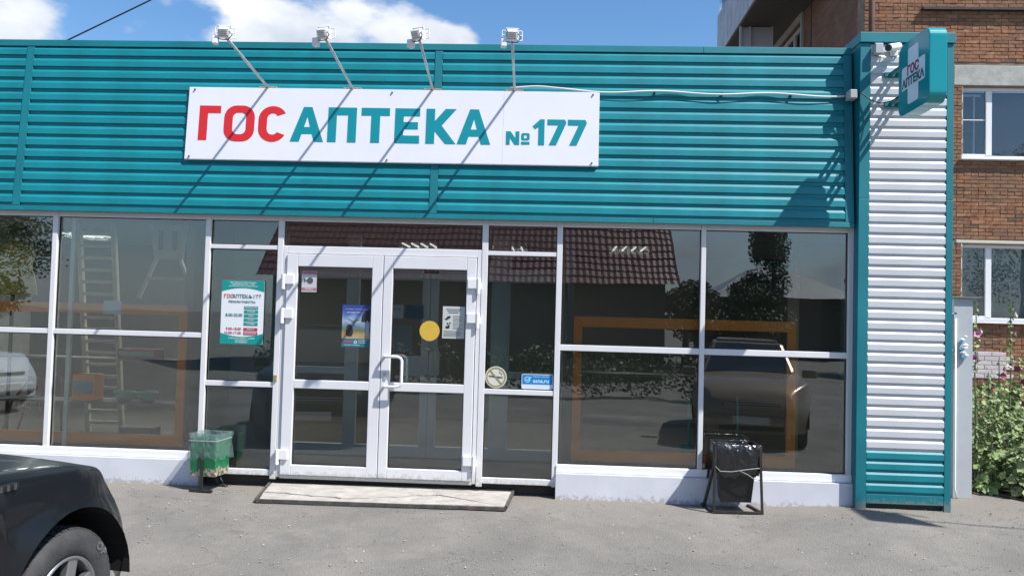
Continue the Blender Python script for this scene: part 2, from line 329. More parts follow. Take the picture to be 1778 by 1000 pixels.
# tilted cladding plane: d = outward distance from it
def TY(z, d): return -.065+.0748*(z-2.545)-d
def fas(x, d, z): return Vector((x, TY(z, d), z))
P = .112; Z0 = 4.155
def plank_mesh(name, x0, x1, pitch, mat, proud, tilt, lift):
    prof = [(0, 0.), (-lift, proud), (-pitch*.745, proud), (-pitch*.785, .001), (-pitch, 0.)]
    vs = []; k = len(prof)
    for x in (x0, x1):
        for v, d in prof: vs.append((x, tilt*v - d, v))
        for v, d in ((-pitch, -.012), (0, -.012)): vs.append((x, tilt*v - d, v))
    n = k+2
    fs = [(i, (i+1) % n, n+(i+1) % n, n+i) for i in range(n)] + [tuple(range(n))[::-1], tuple(range(n, 2*n))]
    mb = MB().add(vs, fs); return mb.mesh(name, mat)
for x0, x1 in ((-8.0, -5.175), (-5.095, -1.172), (-1.094, 2.632)):
    for i in range(14):
        if i == 0: me = plank_mesh('siding_plank', x0, x1, P, TEAL, .0185, .0748, .030)
        z = Z0-P*i; o = link('siding_plank', me, shop, (rnd.uniform(-.002, .002), TY(z, .0)+rnd.uniform(-.0015, .0015), z+rnd.uniform(-.001, .001)))
def trim(x0, x1, z0, z1, d0, d1, name='trim_strip', mat=TEAL_TRIM, bevel=.003):
    vs = [fas(x, d, z) for z in (z0, z1) for d in (d1, d0) for x in (x0, x1)]
    return MB().add(vs, [(0, 2, 3, 1), (4, 5, 7, 6), (0, 1, 5, 4), (2, 6, 7, 3), (0, 4, 6, 2), (1, 3, 7, 5)]).build(name, mat, shop, bevel=bevel)
trim(-5.173, -5.097, 2.588, 4.155, -.01, .016); trim(-1.170, -1.096, 2.588, 4.155, -.01, .016); trim(2.634, 2.712, 2.588, 4.155, -.01, .016)
for a, b in ((-8, -3.16), (-3.157, -.55), (-.547, 1.35), (1.353, 2.712)): trim(a, b, 4.158, 4.222, -.02, .020, 'top_flashing')
for a, b in ((-8, -4.3), (-4.297, -1.3), (-1.297, .9), (.903, 2.712)): trim(a, b, 2.538, 2.585, -.01, .018, 'bottom_flashing')
# cladding backing, roof, side walls, rear
MB().add([(-8, .0, 2.56), (2.72, .0, 2.56), (2.72, .09, 4.2), (-8, .09, 4.2), (-8, .3, 2.56), (2.72, .3, 2.56), (2.72, .3, 4.2), (-8, .3, 4.2)],
         [(0, 1, 2, 3), (4, 7, 6, 5), (0, 4, 5, 1), (3, 2, 6, 7), (0, 3, 7, 4), (1, 5, 6, 2)]).build('parapet', TEAL_TRIM, shop)
MB().box(-8, 3.5, .3, 6.2, 3.6, 3.75).build('roof', M('roof_felt', (.12, .12, .12), .9), shop)
MB().box(3.45, 3.55, .0, 6.2, -.1, 4.1).build('side_wall', M('render_grey', (.45, .45, .43), .8, var=.1), shop)
MB().box(-8.1, -8, .0, 6.2, -.1, 4.1).build('side_wall', MC['render_grey'], shop)
MB().box(-8, 3.42, 6.1, 6.2, -.1, 4.1).build('rear_wall', MC['render_grey'], shop)

# right hand projecting column
CX0, CX1, CY = 2.733, 3.563, -.120
cp = .0962
me = None
for i in range(42):
    z = 4.206-cp*i
    white = i < 38
    if i == 0: me = plank_mesh('siding_plank', 2.827, 3.500, cp, WSID, .013, 0, .022)
    if i == 38: me = plank_mesh('siding_plank', 2.827, 3.500, cp, TEAL, .014, 0, .022)
    o = link('siding_plank', me, shop, (0, CY+.013+rnd.uniform(-.001, .001), z))
    if i in (0, 38): o['label'] = 'white siding plank of the corner column' if white else 'teal siding plank at the foot of the corner column'
z_bot = 4.206-cp*42
for x0, x1 in ((CX0, 2.825), (3.502, CX1)):
    MB().box(x0, x1, CY, CY+.05, 2.80, 4.214).build('corner_trim', TEAL_TRIM, shop, bevel=.003)
    MB().box(x0, x1, CY-.001, CY+.05, .015, 2.797).build('corner_trim', TEAL_TRIM, shop, bevel=.003)
MB().box(CX0+.001, CX0+.02, CY+.052, .3, .0, 4.236).build('corner_trim', TEAL_TRIM, shop)
MB().box(CX1-.02, CX1-.001, CY+.052, .3, .0, 4.236).build('corner_trim', TEAL_TRIM, shop)
MB().box(2.827, 3.500, CY+.001, CY+.05, z_bot-.085, z_bot-.002).build('base_trim', TEAL_TRIM, shop, bevel=.003)
MB().box(CX0-.008, CX1+.008, CY-.016, .32, 4.218, 4.311).build('column_cap', TEAL_TRIM, shop, bevel=.004)
MB().box(2.79, 3.54, CY+.045, .3, .01, 4.20).build('column_core', DARKIN, shop)

# shop front frames
def frame_bars(name, bars, mat=FRAME, y0=0., y1=.07, bevel=.004, parent=shop):
    mb = MB()
    for (x0, x1, z0, z1, *dy) in bars:
        a = y0-(dy[0] if dy else 0); mb.box(x0, x1, a, y1, z0, z1)
    return mb.build(name, mat, parent, bevel=bevel)
def pane(f, x0, x1, z0, z1, y=.035, mat=GLASS, name='glass_pane'):
    o = MB().box(x0-.003, x1+.003, y, y+.006, z0-.003, z1+.003).build(name, mat, f); return o
def gasket(f, x0, x1, z0, z1, y=.026):
    t = .007
    MB().box(x0, x0+t, y, y+.012, z0, z1).box(x1-t, x1, y, y+.012, z0, z1).box(x0+t, x1-t, y, y+.0121, z0, z0+t).box(x0+t, x1-t, y, y+.0121, z1-t, z1).build('gasket', BPLA, f)
HT, HB = 2.547, 2.497
def window(x0, x1, zb, zt_, mids, wl=.0, label=None, glass=GLASS):
    """frame between posts x0..x1 (bars butt on the posts); mids = list of (z0,z1)"""
    rails = [frame_bars('window_rail', [(x0, x1, a, b)]) for a, b in [(HB, HT), (zb-.055, zb)]+list(mids)]
    edges = [zb] + [v for ab in mids for v in ab] + [HB]
    f = None
    for i in range(0, len(edges), 2):
        p = pane(shop, x0, x1, edges[i], edges[i+1], mat=glass); gasket(p, x0, x1, edges[i], edges[i+1]); f = f or p
    return f
posts = [(-6.42, -6.37, .24), (-4.806, -4.757, .24), (-3.307, -3.258, .10), (-2.606, -2.552, .075), (-.668, -.612, .075), (.030, .082, .095), (1.358, 1.402, .24), (2.690, 2.752, .24)]
for a, b, z in posts: frame_bars('window_post', [(a, b, z, HT, .006)])
window(-7.9, -6.42, .305, HB, [(1.372, 1.421)])
window(-6.37, -4.806, .305, HB, [(1.372, 1.421)], label='left window with the orange band and a yellow coat behind it')
window(-4.757, -3.307, .305, HB, [(1.372, 1.421)], label='window with pale wooden ladder behind it')
window(-3.258, -2.606, .160, HB, [(2.222, 2.262), (.926, .975)], label='narrow window left of the door', glass=GLASSD)
window(-2.552, -.668, 2.264, HB, [], label='transom window above the double door', glass=GLASSD)
window(-.612, .030, .160, HB, [(2.217, 2.257), (.928, .975)], label='narrow window right of the door', glass=GLASSD)
window(.082, 1.358, .305, HB, [(1.350, 1.405)])
window(1.402, 2.690, .305, HB, [(1.350, 1.405)])
# sills and plinths
for a, b in ((-7.9, -3.30), (.07, 2.772)):
    MB().box(a, b, -.018, .0, .235, .303).build('sill', M('white_sill', (.82, .82, .84), .35), shop, bevel=.004)
MB().box(-7.9, -3.27, -.045, .03, -.03, .232).build('plinth', PLINTH, shop, bevel=.004)
MB().box(.068, 1.72, -.05, .03, -.03, .232).build('plinth', PLINTH, shop, bevel=.003); MB().box(1.722, 2.772, -.05, .03, -.03, .232).build('plinth', PLINTH, shop, bevel=.003)
MB().box(-3.27, .068, .10, .2, -.1, .10).build('threshold_wall', M('gap_shade', (.06, .055, .05), .95), shop)  # near-black colour stands for the shade in the gap under the doors
# doors
df = frame_bars('door_frame', [(-2.550, -2.512, .095, 2.262), (-.708, -.670, .095, 2.262), (-2.512, -.708, 2.192, 2.262), (-2.512, -.708, .085, .118)], DOORW, y0=-.002)
def leaf(x0, x1, gx0, gx1):
    f = frame_bars('door_leaf', [(x0, gx0, .122, 2.186), (gx1, x1, .122, 2.186), (gx0, gx1, 2.070, 2.186), (gx0, gx1, .928, 1.008), (gx0, gx1, .122, .216)], DOORW, y0=-.022, y1=.05, bevel=.005)
    for a, b in ((.216, .928), (1.008, 2.070)):
        pane(f, gx0, gx1, a, b, y=.02, mat=GLASSD); gasket(f, gx0, gx1, a, b, y=.008)
    return f
lf = leaf(-2.506, -1.590, -2.403, -1.693); rf = leaf(-1.584, -.714, -1.498, -.802)
lf['label'] = 'left door leaf'; rf['label'] = 'right door leaf with the bow handle'
MB().box(-1.590, -1.584, -.012, .03, .13, 2.18).build('seal', BPLA, rf)
for leaf_, xs in ((lf, -2.531), (rf, -.690)):
    for z in (1.935, 1.615, .300):
        s = 1 if leaf_ is lf else -1
        h = MB(); h.tube([(xs, -.035, z-.085), (xs, -.035, z+.06)], .019, 12); h.box(min(xs, xs+.10*s), max(xs, xs+.10*s), -.045, -.022, z-.035, z+.055); h.box(xs-.024, xs+.024, -.036, -.004, z-.04, z+.02)
        h.build('hinge', WPLA, leaf_, bevel=.004)
h = MB()
for yo, in ((-.085,),):
    pts = [(-1.548, -.022, 1.250), (-1.548, yo+.02, 1.250), (-1.535, yo, 1.250), (-1.42, yo, 1.252), (-1.388, yo, 1.240), (-1.376, yo, 1.215), (-1.374, yo, 1.02), (-1.384, yo, .99), (-1.415, yo, .975), (-1.52, yo, .972), (-1.545, yo+.02, .972), (-1.546, -.022, .972)]
    h.tube(pts, .014, 10)
h.build('handle', WPLA, rf, smooth=True)
h = MB(); pts = [(p[0]+.02, .05-(p[1]+.022), p[2]) for p in pts]; h.tube(pts, .014, 10); h.build('handle', WPLA, rf, smooth=True)
MB().box(-1.556, -1.530, -.030, -.022, 1.03, 1.10).build('lock_plate', GALV, rf, bevel=.002)
MB().box(-2.596, -2.566, -.02, -.006, .99, 1.045).build('bell_button', M('brass', (.5, .4, .15), .35, metal=.5), shop, bevel=.002)

# ------------------------------------------------------------------ interior
MB().box(-8, 3.42, .12, 6.1, .0, .095).build('floor', FLOORIN, shop)
MB().box(-8, 3.42, .08, 6.1, 2.60, 2.66).build('ceiling', M('interior_ceiling', (.22, .22, .21), .8), shop)
MB().box(-8, 3.42, 4.6, 4.7, .09, 2.6).build('interior_wall', DARKIN, shop)
MB().box(-3.62, -3.54, .30, 1.32, .1, 2.6).build('partition', WALLIN, shop)
MB().box(-3.54, -3.00, 1.30, 1.36, .1, 2.6).build('partition', M('pale_partition', (.42, .44, .38), .8), shop)
MB().box(.14, .2, .10, 1.32, .1, 2.6).build('partition', WALLIN, shop)
MB().box(2.85, 3.42, 2.0, 2.1, .1, 2.6).build('partition', M('olive_wall', (.17, .17, .12), .8), shop)
b = MB()
for x0, x1, z0, z1 in ((-3.0, -2.93, .1, 2.5), (-2.26, -2.12, .1, 2.5), (-1.42, -1.335, .1, 2.1), (-1.33, -1.245, .1, 2.1), (-.66, -.46, .1, 2.5), (.06, .13, .1, 2.5)): b.box(x0, x1, 1.28, 1.34, z0, z1)
for x0, x1 in ((-2.93, -2.26), (-2.12, -1.42), (-1.245, -.66), (-.46, .06)):
    b.box(x0, x1, 1.281, 1.339, 2.02, 2.16).box(x0, x1, 1.281, 1.339, .10, .22)
    b.box(x0, x1, 1.283, 1.337, .98, 1.05) if x0 in (-2.93, -.46) else None
b.box(-2.12, -.66, 1.279, 1.341, 2.165, 2.22)
b.build('inner_frame', INFRAME, shop, bevel=.004)
hh = MB()
for x in (-1.30, -1.24): hh.tube([(x-.06, 1.26, 1.28), (x, 1.19, 1.28), (x+.03, 1.18, 1.24), (x+.03, 1.18, 1.02), (x, 1.19, .98), (x-.06, 1.26, .98)], .012, 8)
hh.build('inner_handle', WPLA, shop, smooth=True)
# white back uprights of the frame seen through the glass
MB().box(.145, .185, .20, .24, .12, 2.5).box(-4.70, -4.66, .13, .16, .12, 2.5).build('inner_upright', INFRAME, shop)
def notice(name, label, cat, x0, x1, z0, z1, y, mat, group=None):
    t = thing(name, label, cat, ((x0+x1)/2, y, z0), group); MB().box(x0, x1, y-.001, y+.001, z0, z1).build('sheet', mat, t); return t
t = notice('notice_sheet', 'small white notice pinned on the inner door, left of a blue one', 'notice', -1.83, -1.62, 1.60, 1.75, 1.25, PAPER); text('НЕ КУРИТЬ', .02, -1.725, 1.69, 1.247, INK_D, t, 'CENTER')
t = notice('notice_sheet', 'blue and white notice on the inner door', 'notice', -1.60, -1.40, 1.60, 1.75, 1.25, M('blue_print', (.03, .12, .22), .5))
t = notice('notice_sheet', 'large plain sheet low on the inner door', 'notice', -1.62, -1.35, .98, 1.20, 1.25, PAPER)
t = notice('notice_sheet', 'grey typed sheet in the middle of the inner door', 'notice', -1.80, -1.52, 1.24, 1.53, 1.25, M('grey_paper', (.35, .36, .36), .7))

# orange framed display cabinets
for x0, x1, lab in ((-7.0, -3.52, 'long low display cabinet with orange edges behind the left windows'), (.207, 2.275, 'low display cabinet with orange edges behind the right windows')):
    t = thing('display_cabinet', lab, 'cabinet', ((x0+x1)/2, .17, .1))
    MB().box(x0, x1, .14, .17, 1.575, 1.672).build('orange_edge', ORANGE, t); MB().box(x0, x0+.08, .141, .169, .425, 1.574).build('orange_edge', ORANGE, t); MB().box(x1-.08, x1, .141, .169, .425, 1.574).build('orange_edge', ORANGE, t); MB().box(x0, x1, .14, .17, .32, .424).build('orange_edge', ORANGE, t)
    MB().box(x0, x1, .175, .185, .1, .32).build('kick_board', M('kick', (.16, .17, .165), .5), t)
    for z in (.66, 1.1): MB().box(x0+.02, x1-.02, .5, .82, z, z+.02).build('shelf', M('shelf_dark', (.10, .10, .095), .4), t)
t = notice('price_card', 'blank white card taped over the orange band of the left cabinet', 'card', -4.35, -4.17, 1.57, 1.70, .135, PAPER)

ti = thing('ladder', 'pale wooden ladder standing behind the second window', 'ladder', (-5.1, 1.5, .1))
wood = M('pale_wood', (.62, .57, .47), .6, var=.1)
for x in (-5.36, -4.96): MB().bar((x, 1.75, .1), (x, 1.35, 2.58), .05, .05).build('rail', wood, ti)
for i in range(17): z = .3+.135*i; MB().bar((-5.335, 1.75-.161*(z-.1), z), (-4.985, 1.75-.161*(z-.1), z), .03, .035).build('rung', wood, ti)
ti = thing('climbing_board', 'pale tapered wooden board with slots hanging behind the second window', 'board', (-4.38, 1.5, 1.8))
MB().add([(-4.62, 1.5, 2.6), (-4.18, 1.5, 2.6), (-4.22, 1.5, 2.2), (-4.55, 1.5, 2.2), (-4.62, 1.53, 2.6), (-4.18, 1.53, 2.6), (-4.22, 1.53, 2.2), (-4.55, 1.53, 2.2)], [(0, 1, 2, 3), (4, 7, 6, 5), (0, 4, 5, 1), (3, 2, 6, 7), (0, 3, 7, 4), (1, 5, 6, 2)]).build('panel', wood, ti)
for x in (-4.50, -4.34): MB().box(x, x+.05, 1.485, 1.499, 2.30, 2.52).build('slot', DARKIN, ti)
for a, b_ in (((-4.53, 1.52, 2.2), (-4.72, 1.52, 1.75)), ((-4.25, 1.52, 2.2), (-4.06, 1.52, 1.75)), ((-4.60, 1.52, 1.98), (-4.18, 1.52, 1.98))): MB().bar(a, b_, .05, .03).build('leg', wood, ti)
# yellow coat on a stand
ti = thing('coat_stand', 'yellow sleeveless coat on a dark bust stand behind the leftmost window', 'mannequin', (-5.92, 1.1, .1))
yel = M('yellow_cloth', (.62, .48, .06), .8, var=.15, vs=8, bump=.4, bs=12)
def lathe(mb, c, prof, n=20, sx=1, sy=1):
    base = len(mb.v)
    for r, z in prof:
        for k in range(n): a = 2*math.pi*k/n; mb.v.append((c[0]+r*sx*math.cos(a), c[1]+r*sy*math.sin(a), c[2]+z))
    for i in range(len(prof)-1):
        for k in range(n): l = (k+1) % n; mb.f.append((base+i*n+k, base+i*n+l, base+(i+1)*n+l, base+(i+1)*n+k))
    return mb
lathe(MB(), (-5.92, 1.1, 1.75), [(.26, 0), (.24, .15), (.19, .3), (.21, .42), (.2, .5), (.09, .56), (.06, .6)], 24, 1, .6).build('coat', yel, ti, smooth=True)
MB().tube([(-5.92, 1.1, .1), (-5.92, 1.1, 1.75)], .02).build('pole', STEEL, ti)
lathe(MB(), (-5.92, 1.1, .1), [(.2, 0), (.2, .02), (.03, .04)]).build('base', STEEL, ti)
lathe(MB(), (-5.88, 1.1, 2.33), [(.05, 0), (.10, .05), (.11, .12), (.06, .2), (0, .21)], 18, 1.3, 1).build('cap', M('dark_cap', (.10, .09, .07), .8), ti, smooth=True)
ti = thing('walker', 'red tubular walking frame with wire basket behind the leftmost window', 'walker', (-5.6, .9, .1))
rf_ = M('red_tube', (.40, .05, .03), .4)
MB().tube([(-5.86, .9, .12), (-5.74, .9, .6), (-5.55, .92, .86), (-5.42, .92, .86), (-5.35, .92, .12)], .013).build('front_frame', rf_, ti, smooth=True)
MB().tube([(-5.90, 1.2, .12), (-5.76, 1.2, .6), (-5.55, 1.2, .9), (-5.4, 1.2, .86), (-5.35, 1.2, .12)], .013).build('rear_frame', rf_, ti, smooth=True)
bk = MB()
for i in range(6): bk.bar((-5.7+.05*i, .93, .45), (-5.7+.05*i, .93, .7), .006); bk.bar((-5.72, .93, .45+.05*i), (-5.42, .93, .45+.05*i), .006)
bk.build('basket', GALV, ti)
# toys and boxes on the left cabinet
def boxthing(name, label, cat, x0, x1, y0, y1, z0, z1, m1, m2):
    t = thing(name, label, cat, ((x0+x1)/2, (y0+y1)/2, z0)); MB().box(x0, x1, y0, y1, z0, z1).build('body', m1, t, bevel=.01)
    MB().box(x0+.02, x1-.02, y0-.003, y0-.001, z0+(z1-z0)*.3, z0+(z1-z0)*.75).build('panel', m2, t); return t
blu = M('toy_blue', (.10, .30, .36), .5); pk = M('toy_pink', (.42, .06, .10), .5); gn = M('toy_green', (.22, .42, .33), .5); tan_ = M('tan_box', (.26, .22, .17), .7)
boxthing('carton', 'small blue carton with orange sides on the left cabinet shelf', 'box', -4.86, -4.62, .52, .7, .68, .95, ORANGE, blu)
boxthing('carton', 'crimson flat carton on the upper shelf of the left cabinet', 'box', -4.42, -4.02, .55, .75, 1.12, 1.22, pk, gn)
boxthing('carton', 'tan carton standing on the floor behind the second window', 'box', -4.40, -4.05, .6, .8, .1, .42, tan_, PAPER)
for i, (x, lab) in enumerate(((-4.36, 'left of two pale green bowls on the left cabinet shelf'), (-4.12, 'right of two pale green bowls on the left cabinet shelf'))):
    t = thing('bowl', lab, 'bowl', (x, .62, .68)); lathe(MB(), (x, .62, .68), [(.0, .0), (.05, 0), (.09, .04), (.11, .1), (.10, .1), (.08, .05), (0, .02)], 20).build('shell', gn, t, smooth=True); MB().tube([(x+.1*math.cos(k*.628), .62+.1*math.sin(k*.628), .78) for k in range(10)], .006, 6, closed=True).build('rim', WPLA, t)
for i, (x, lab) in enumerate(((1.31, 'green handled dustpan leaning behind the right windows, left one'), (1.77, 'green handled broom leaning behind the bagged bin'))):
    t = thing('broom', lab, 'broom', (x, .3, .1)); MB().tube([(x+.02, .3, .48), (x, .28, .95)], .011).build('handle', M('green_plastic', (.02, .30, .24), .4), t)
    MB().box(x-.06, x+.06, .27, .34, .40, .48).build('head', MC['green_plastic'], t, bevel=.008); MB().box(x-.055, x+.055, .28, .33, .30, .40).build('bristles', BPLA, t)
    MB().box(x-.1, x+.1, .22, .42, .1, .3).build('bucket', BPLA, t, bevel=.01)
# ceiling tubes seen through the glass
EM = M('lit_tube', (.8, .8, .8), .5, emit=(1, 1, .95, .55))
for i, (x, y) in enumerate(((-1.75, 3.0), (-.6, 3.2), (.95, 2.8), (-6.0, 2.6), (-4.2, 2.8))):
    t = thing('ceiling_light', ['lit ceiling tube seen through the transom over the left door leaf', 'lit ceiling tube seen through the transom over the right door leaf', 'lit ceiling tube seen at the top of the right windows', 'lit ceiling tube above the yellow coat', 'lit ceiling tube right of the ladder top'][i], 'light', (x, y, 2.6), 'ceiling tubes inside the shop')
    MB().box(x-.24, x+.24, y-.3, y+.3, 2.56, 2.598).build('housing', M('lamp_housing', (.3, .3, .3), .5), t)
    for dx in (-.18, -.06, .06, .18): MB().tube([(x+dx, y-.28, 2.55), (x+dx, y+.28, 2.55)], .010, 6).build('tube', EM, t)
    ld = bpy.data.lights.new('tube_light', 'AREA'); ld.shape = 'RECTANGLE'; ld.size = .5; ld.size_y = .6; ld.energy = 22 if x < -4 else 6; ld.color = (1, 1, .93)
    lo = bpy.data.objects.new('tube_light', ld); COL.objects.link(lo); lo.parent = t; lo.location = (0, 0, -.075)

# ------------------------------------------------------------------ main sign
sg = thing('shop_sign', 'long white sign reading ГОСАПТЕКА №177 in red and teal on the teal siding', 'sign', (-1.56, -.1, 3.06))
SX0, SX1, SZ0, SZ1 = -3.516, .391, 3.059, 3.760
def sbox(x0, x1, z0, z1, d0, d1, name, mat, par=None, bevel=0):
    vs = [fas(x, d, z) for z in (z0, z1) for d in (d1, d0) for x in (x0, x1)]
    return MB().add(vs, [(0, 2, 3, 1), (4, 5, 7, 6), (0, 1, 5, 4), (2, 6, 7, 3), (0, 4, 6, 2), (1, 3, 7, 5)]).build(name, mat, par or sg, bevel=bevel)
sbox(SX0, -.5035, SZ0, SZ1, .016, .042, 'panel', SIGNW, bevel=.002); sbox(-.5025, SX1, SZ0, SZ1, .016, .042, 'panel', SIGNW, bevel=.002)
sbox(SX0+.004, SX1-.004, SZ0-.006, SZ0-.001, .018, .040, 'edge_trim', GALV)
for x, z in ((-3.46, 3.735), (-3.47, 3.085), (-1.56, 3.73), (-1.58, 3.08), (.33, 3.735), (.33, 3.085)):
    sbox(x-.006, x+.006, z-.006, z+.006, .042, .054, 'screw', STEEL)
def arc(cx, cz, rx_, rz_, a0, a1, n=10): return [(cx+rx_*math.cos(R_(a0+(a1-a0)*i/n)), cz+rz_*math.sin(R_(a0+(a1-a0)*i/n))) for i in range(n+1)]
def rrect(x0, x1, z0, z1, r, n=6): return arc(x1-r, z1-r, r, r, 0, 90, n)+arc(x0+r, z1-r, r, r, 90, 180, n)+arc(x0+r, z0+r, r, r, 180, 270, n)+arc(x1-r, z0+r, r, r, 270, 360, n)
def glyph(polys, mat, par, T, name='letter'):
    c = bpy.data.curves.new('g', 'CURVE'); c.dimensions = '2D'; c.fill_mode = 'BOTH'; c.extrude = .001
    for pl in polys:
        s = c.splines.new('POLY'); s.points.add(len(pl)-1); s.use_cyclic_u = True
        for p, q in zip(s.points, pl): p.co = (q[0], q[1], 0, 1)
    o = bpy.data.objects.new('g', c); COL.objects.link(o); bpy.context.view_layer.update()
    me = bpy.data.meshes.new_from_object(o); bpy.data.objects.remove(o); org = WO.get(par.name, Vector())
    for v in me.vertices: v.co = T(v.co.x, v.co.y, v.co.z)-org
    me.materials.clear(); me.materials.append(mat); me.name = name; return link(name, me, par)
TS = lambda x, z, e: fas(x, .0432+e, z)
ZB, ZT, SW = 3.243, 3.579, .082
def Gl(x0, x1, z0=ZB, z1=ZT, s=SW): return [[(x0, z0), (x0+s, z0), (x0+s, z1-s*.88), (x1, z1-s*.88), (x1, z1), (x0, z1)]]
def Ol(x0, x1, z0, z1, s=SW): return [rrect(x0, x1, z0, z1, min(.115, (x1-x0)*.45)), rrect(x0+s, x1-s, z0+s*.85, z1-s*.85, min(.05, (x1-x0-2*s)*.45))]
def Cl(x0, x1, z0, z1, s=SW):
    w_ = x1-x0; r = w_*.47; cx = x0+w_*.5; out = arc(cx, z1-r, w_*.5, r, 28, 180, 12)+arc(cx, z0+r, w_*.5, r, 180, 332, 12)
    ri = w_*.5-s; inn = arc(cx, z0+r, ri, r-s*.85, 325, 180, 12)+arc(cx, z1-r, ri, r-s*.85, 180, 35, 12)
    return [out+inn]
def Al(x0, x1):
    c = (x0+x1)/2; t = .041; zb = 3.318; zc = 3.385
    def lx(z): return x0+(c-t-x0)*(z-ZB)/(ZT-ZB)
    i0 = lx(zb)+.088
    return [[(x0, ZB), (x0+.088, ZB), (i0-.004, zb), (2*c-i0+.004, zb), (x1-.088, ZB), (x1, ZB), (c+t, ZT), (c-t, ZT)], [(c-.029, zc), (c+.029, zc), (c, 3.487)]]
glyph(Gl(-3.399, -3.193), RED, sg, TS); glyph(Ol(-3.156, -2.862, 3.236, 3.584), RED, sg, TS); glyph(Cl(-2.824, -2.550, 3.236, 3.583), RED, sg, TS)
glyph(Al(-2.514, -2.195), TEALP, sg, TS)
x0, x1 = -2.157, -1.885; glyph([[(x0, ZB), (x0+SW, ZB), (x0+SW, ZT-.075), (x1-SW, ZT-.075), (x1-SW, ZB), (x1, ZB), (x1, ZT), (x0, ZT)]], TEALP, sg, TS)
x0, x1 = -1.841, -1.571; c = (x0+x1)/2+.002; glyph([[(c-.042, ZB), (c+.042, ZB), (c+.042, ZT-.075), (x1, ZT-.075), (x1, ZT), (x0, ZT), (x0, ZT-.075), (c-.042, ZT-.075)]], TEALP, sg, TS)
x0, x1 = -1.520, -1.285; glyph([[(x0, ZB), (x1, ZB), (x1, ZB+.075), (x0+SW, ZB+.075), (x0+SW, 3.378), (x1-.016, 3.378), (x1-.016, 3.448), (x0+SW, 3.448), (x0+SW, ZT-.075), (x1, ZT-.075), (x1, ZT), (x0, ZT)]], TEALP, sg, TS)
x0 = -1.225; glyph([[(x0, ZB), (x0+SW, ZB), (x0+SW, 3.365), (x0+.185, ZB), (-.941, ZB), (-1.077, 3.418), (-.941, ZT), (x0+.180, ZT), (x0+SW, 3.462), (x0+SW, ZT), (x0, ZT)]], TEALP, sg, TS)
glyph(Al(-.931, -.616), TEALP, sg, TS)
x0, x1, z0, z1, s = -.471, -.346, 3.246, 3.374, .036; glyph([[(x0, z0), (x0+s, z0), (x0+s, z1-.062), (x1-s-.006, z0), (x1, z0), (x1, z1), (x1-s, z1), (x1-s, z0+.062), (x0+s+.006, z1), (x0, z1)]], TEALP, sg, TS)
glyph([rrect(-.329, -.250, 3.290, 3.359, .018), rrect(-.303, -.276, 3.309, 3.340, .008)], TEALP, sg, TS); glyph([[(-.329, 3.250), (-.250, 3.250), (-.250, 3.277), (-.329, 3.277)]], TEALP, sg, TS)
glyph([[(-.170, 3.246), (-.114, 3.246), (-.114, 3.493), (-.155, 3.493), (-.226, 3.425), (-.200, 3.398), (-.170, 3.420)]], TEALP, sg, TS)
for a in (-.088, .102): glyph([[(a, 3.493), (a+.162, 3.493), (a+.177, 3.462), (a+.084, 3.247), (a+.016, 3.247), (a+.100, 3.438), (a, 3.438)]], TEALP, sg, TS)

# ------------------------------------------------------------------ sign lamps on arms
def lamp(x, label, dx, yawh):
    L0 = Vector((x, TY(3.76, .03), 3.762)); t = thing('sign_lamp', label, 'lamp', L0, 'floodlights on arms above the main sign')
    E_ = Vector((x+dx, -1.06, 3.90))
    MB().box(x-.085, x+.085, L0.y-.012, L0.y+.028, 3.762, 3.774).build('mount_plate', RUST, t, bevel=.002)
    MB().tube([L0+Vector((0, 0, .006)), E_], .0125, 10).build('arm', GALV, t, smooth=True)
    T = lambda p: E_ + Matrix.Rotation(yawh, 3, 'Z') @ (Vector(p)*.82)
    # bracket, housing turned down towards the sign, guard frame, connection box
    MB().box(-.055, .055, -.03, .02, -.02, .0, T).box(-.062, -.055, -.03, .03, -.03, .06, T).box(.055, .062, -.03, .03, -.03, .06, T).build('bracket', WPLA, t)
    hsg = MB(); R2 = Matrix.Rotation(R_(28), 3, 'X'); TH = lambda p: T(Vector((0, -.02, .04)) + R2 @ Vector(p))
    hsg.box(-.05, .05, -.05, .02, -.035, .035, TH).box(-.065, .065, .02, .035, -.048, .048, TH)
    for k in range(4): hsg.box(-.045, .045, -.064, -.051, -.03+.018*k, -.025+.018*k, TH)
    hs = hsg.build('housing', WPLA, t, bevel=.004)
    MB().box(-.055, .055, .036, .038, -.038, .038, TH).build('lens', M('lamp_glass', (.35, .36, .38), .1, spec=.8), t)
    gd = MB(); q = [(-.1, .03, .085), (.1, .03, .085), (.1, .03, -.01), (-.1, .03, -.01)]
    for i in range(4): gd.tube([T(q[i]), T(q[(i+1) % 4])], .004, 6)
    gd.tube([T((-.1, .03, .04)), T((.1, .03, .04))], .004, 6); gd.tube([T((0, .03, .085)), T((0, -.02, .06))], .004, 6)
    gd.build('guard_frame', WPLA, t)
    MB().box(-.11, -.055, -.05, .02, -.10, -.02, T).build('connection_box', WPLA, t, bevel=.006)
    MB().tube([T((.05, -.05, .03)), T((.09, -.07, -.01)), T((.05, -.06, -.06)), T((-.03, -.03, -.05)), T((-.07, .0, -.03))], .004, 6).build('wire', CABB, t, smooth=True)
lamp(-2.757, 'leftmost floodlight on an arm above the sign, over the letter О', 0.0, R_(10))
lamp(-1.942, 'second floodlight from the left above the sign, over the gap of А and П', .02, R_(-12))
lamp(-1.177, 'third floodlight from the left above the sign, over the letter К', .035, R_(-25))
lamp(-.405, 'rightmost floodlight on an arm above the sign, next to the number sign', .025, R_(5))

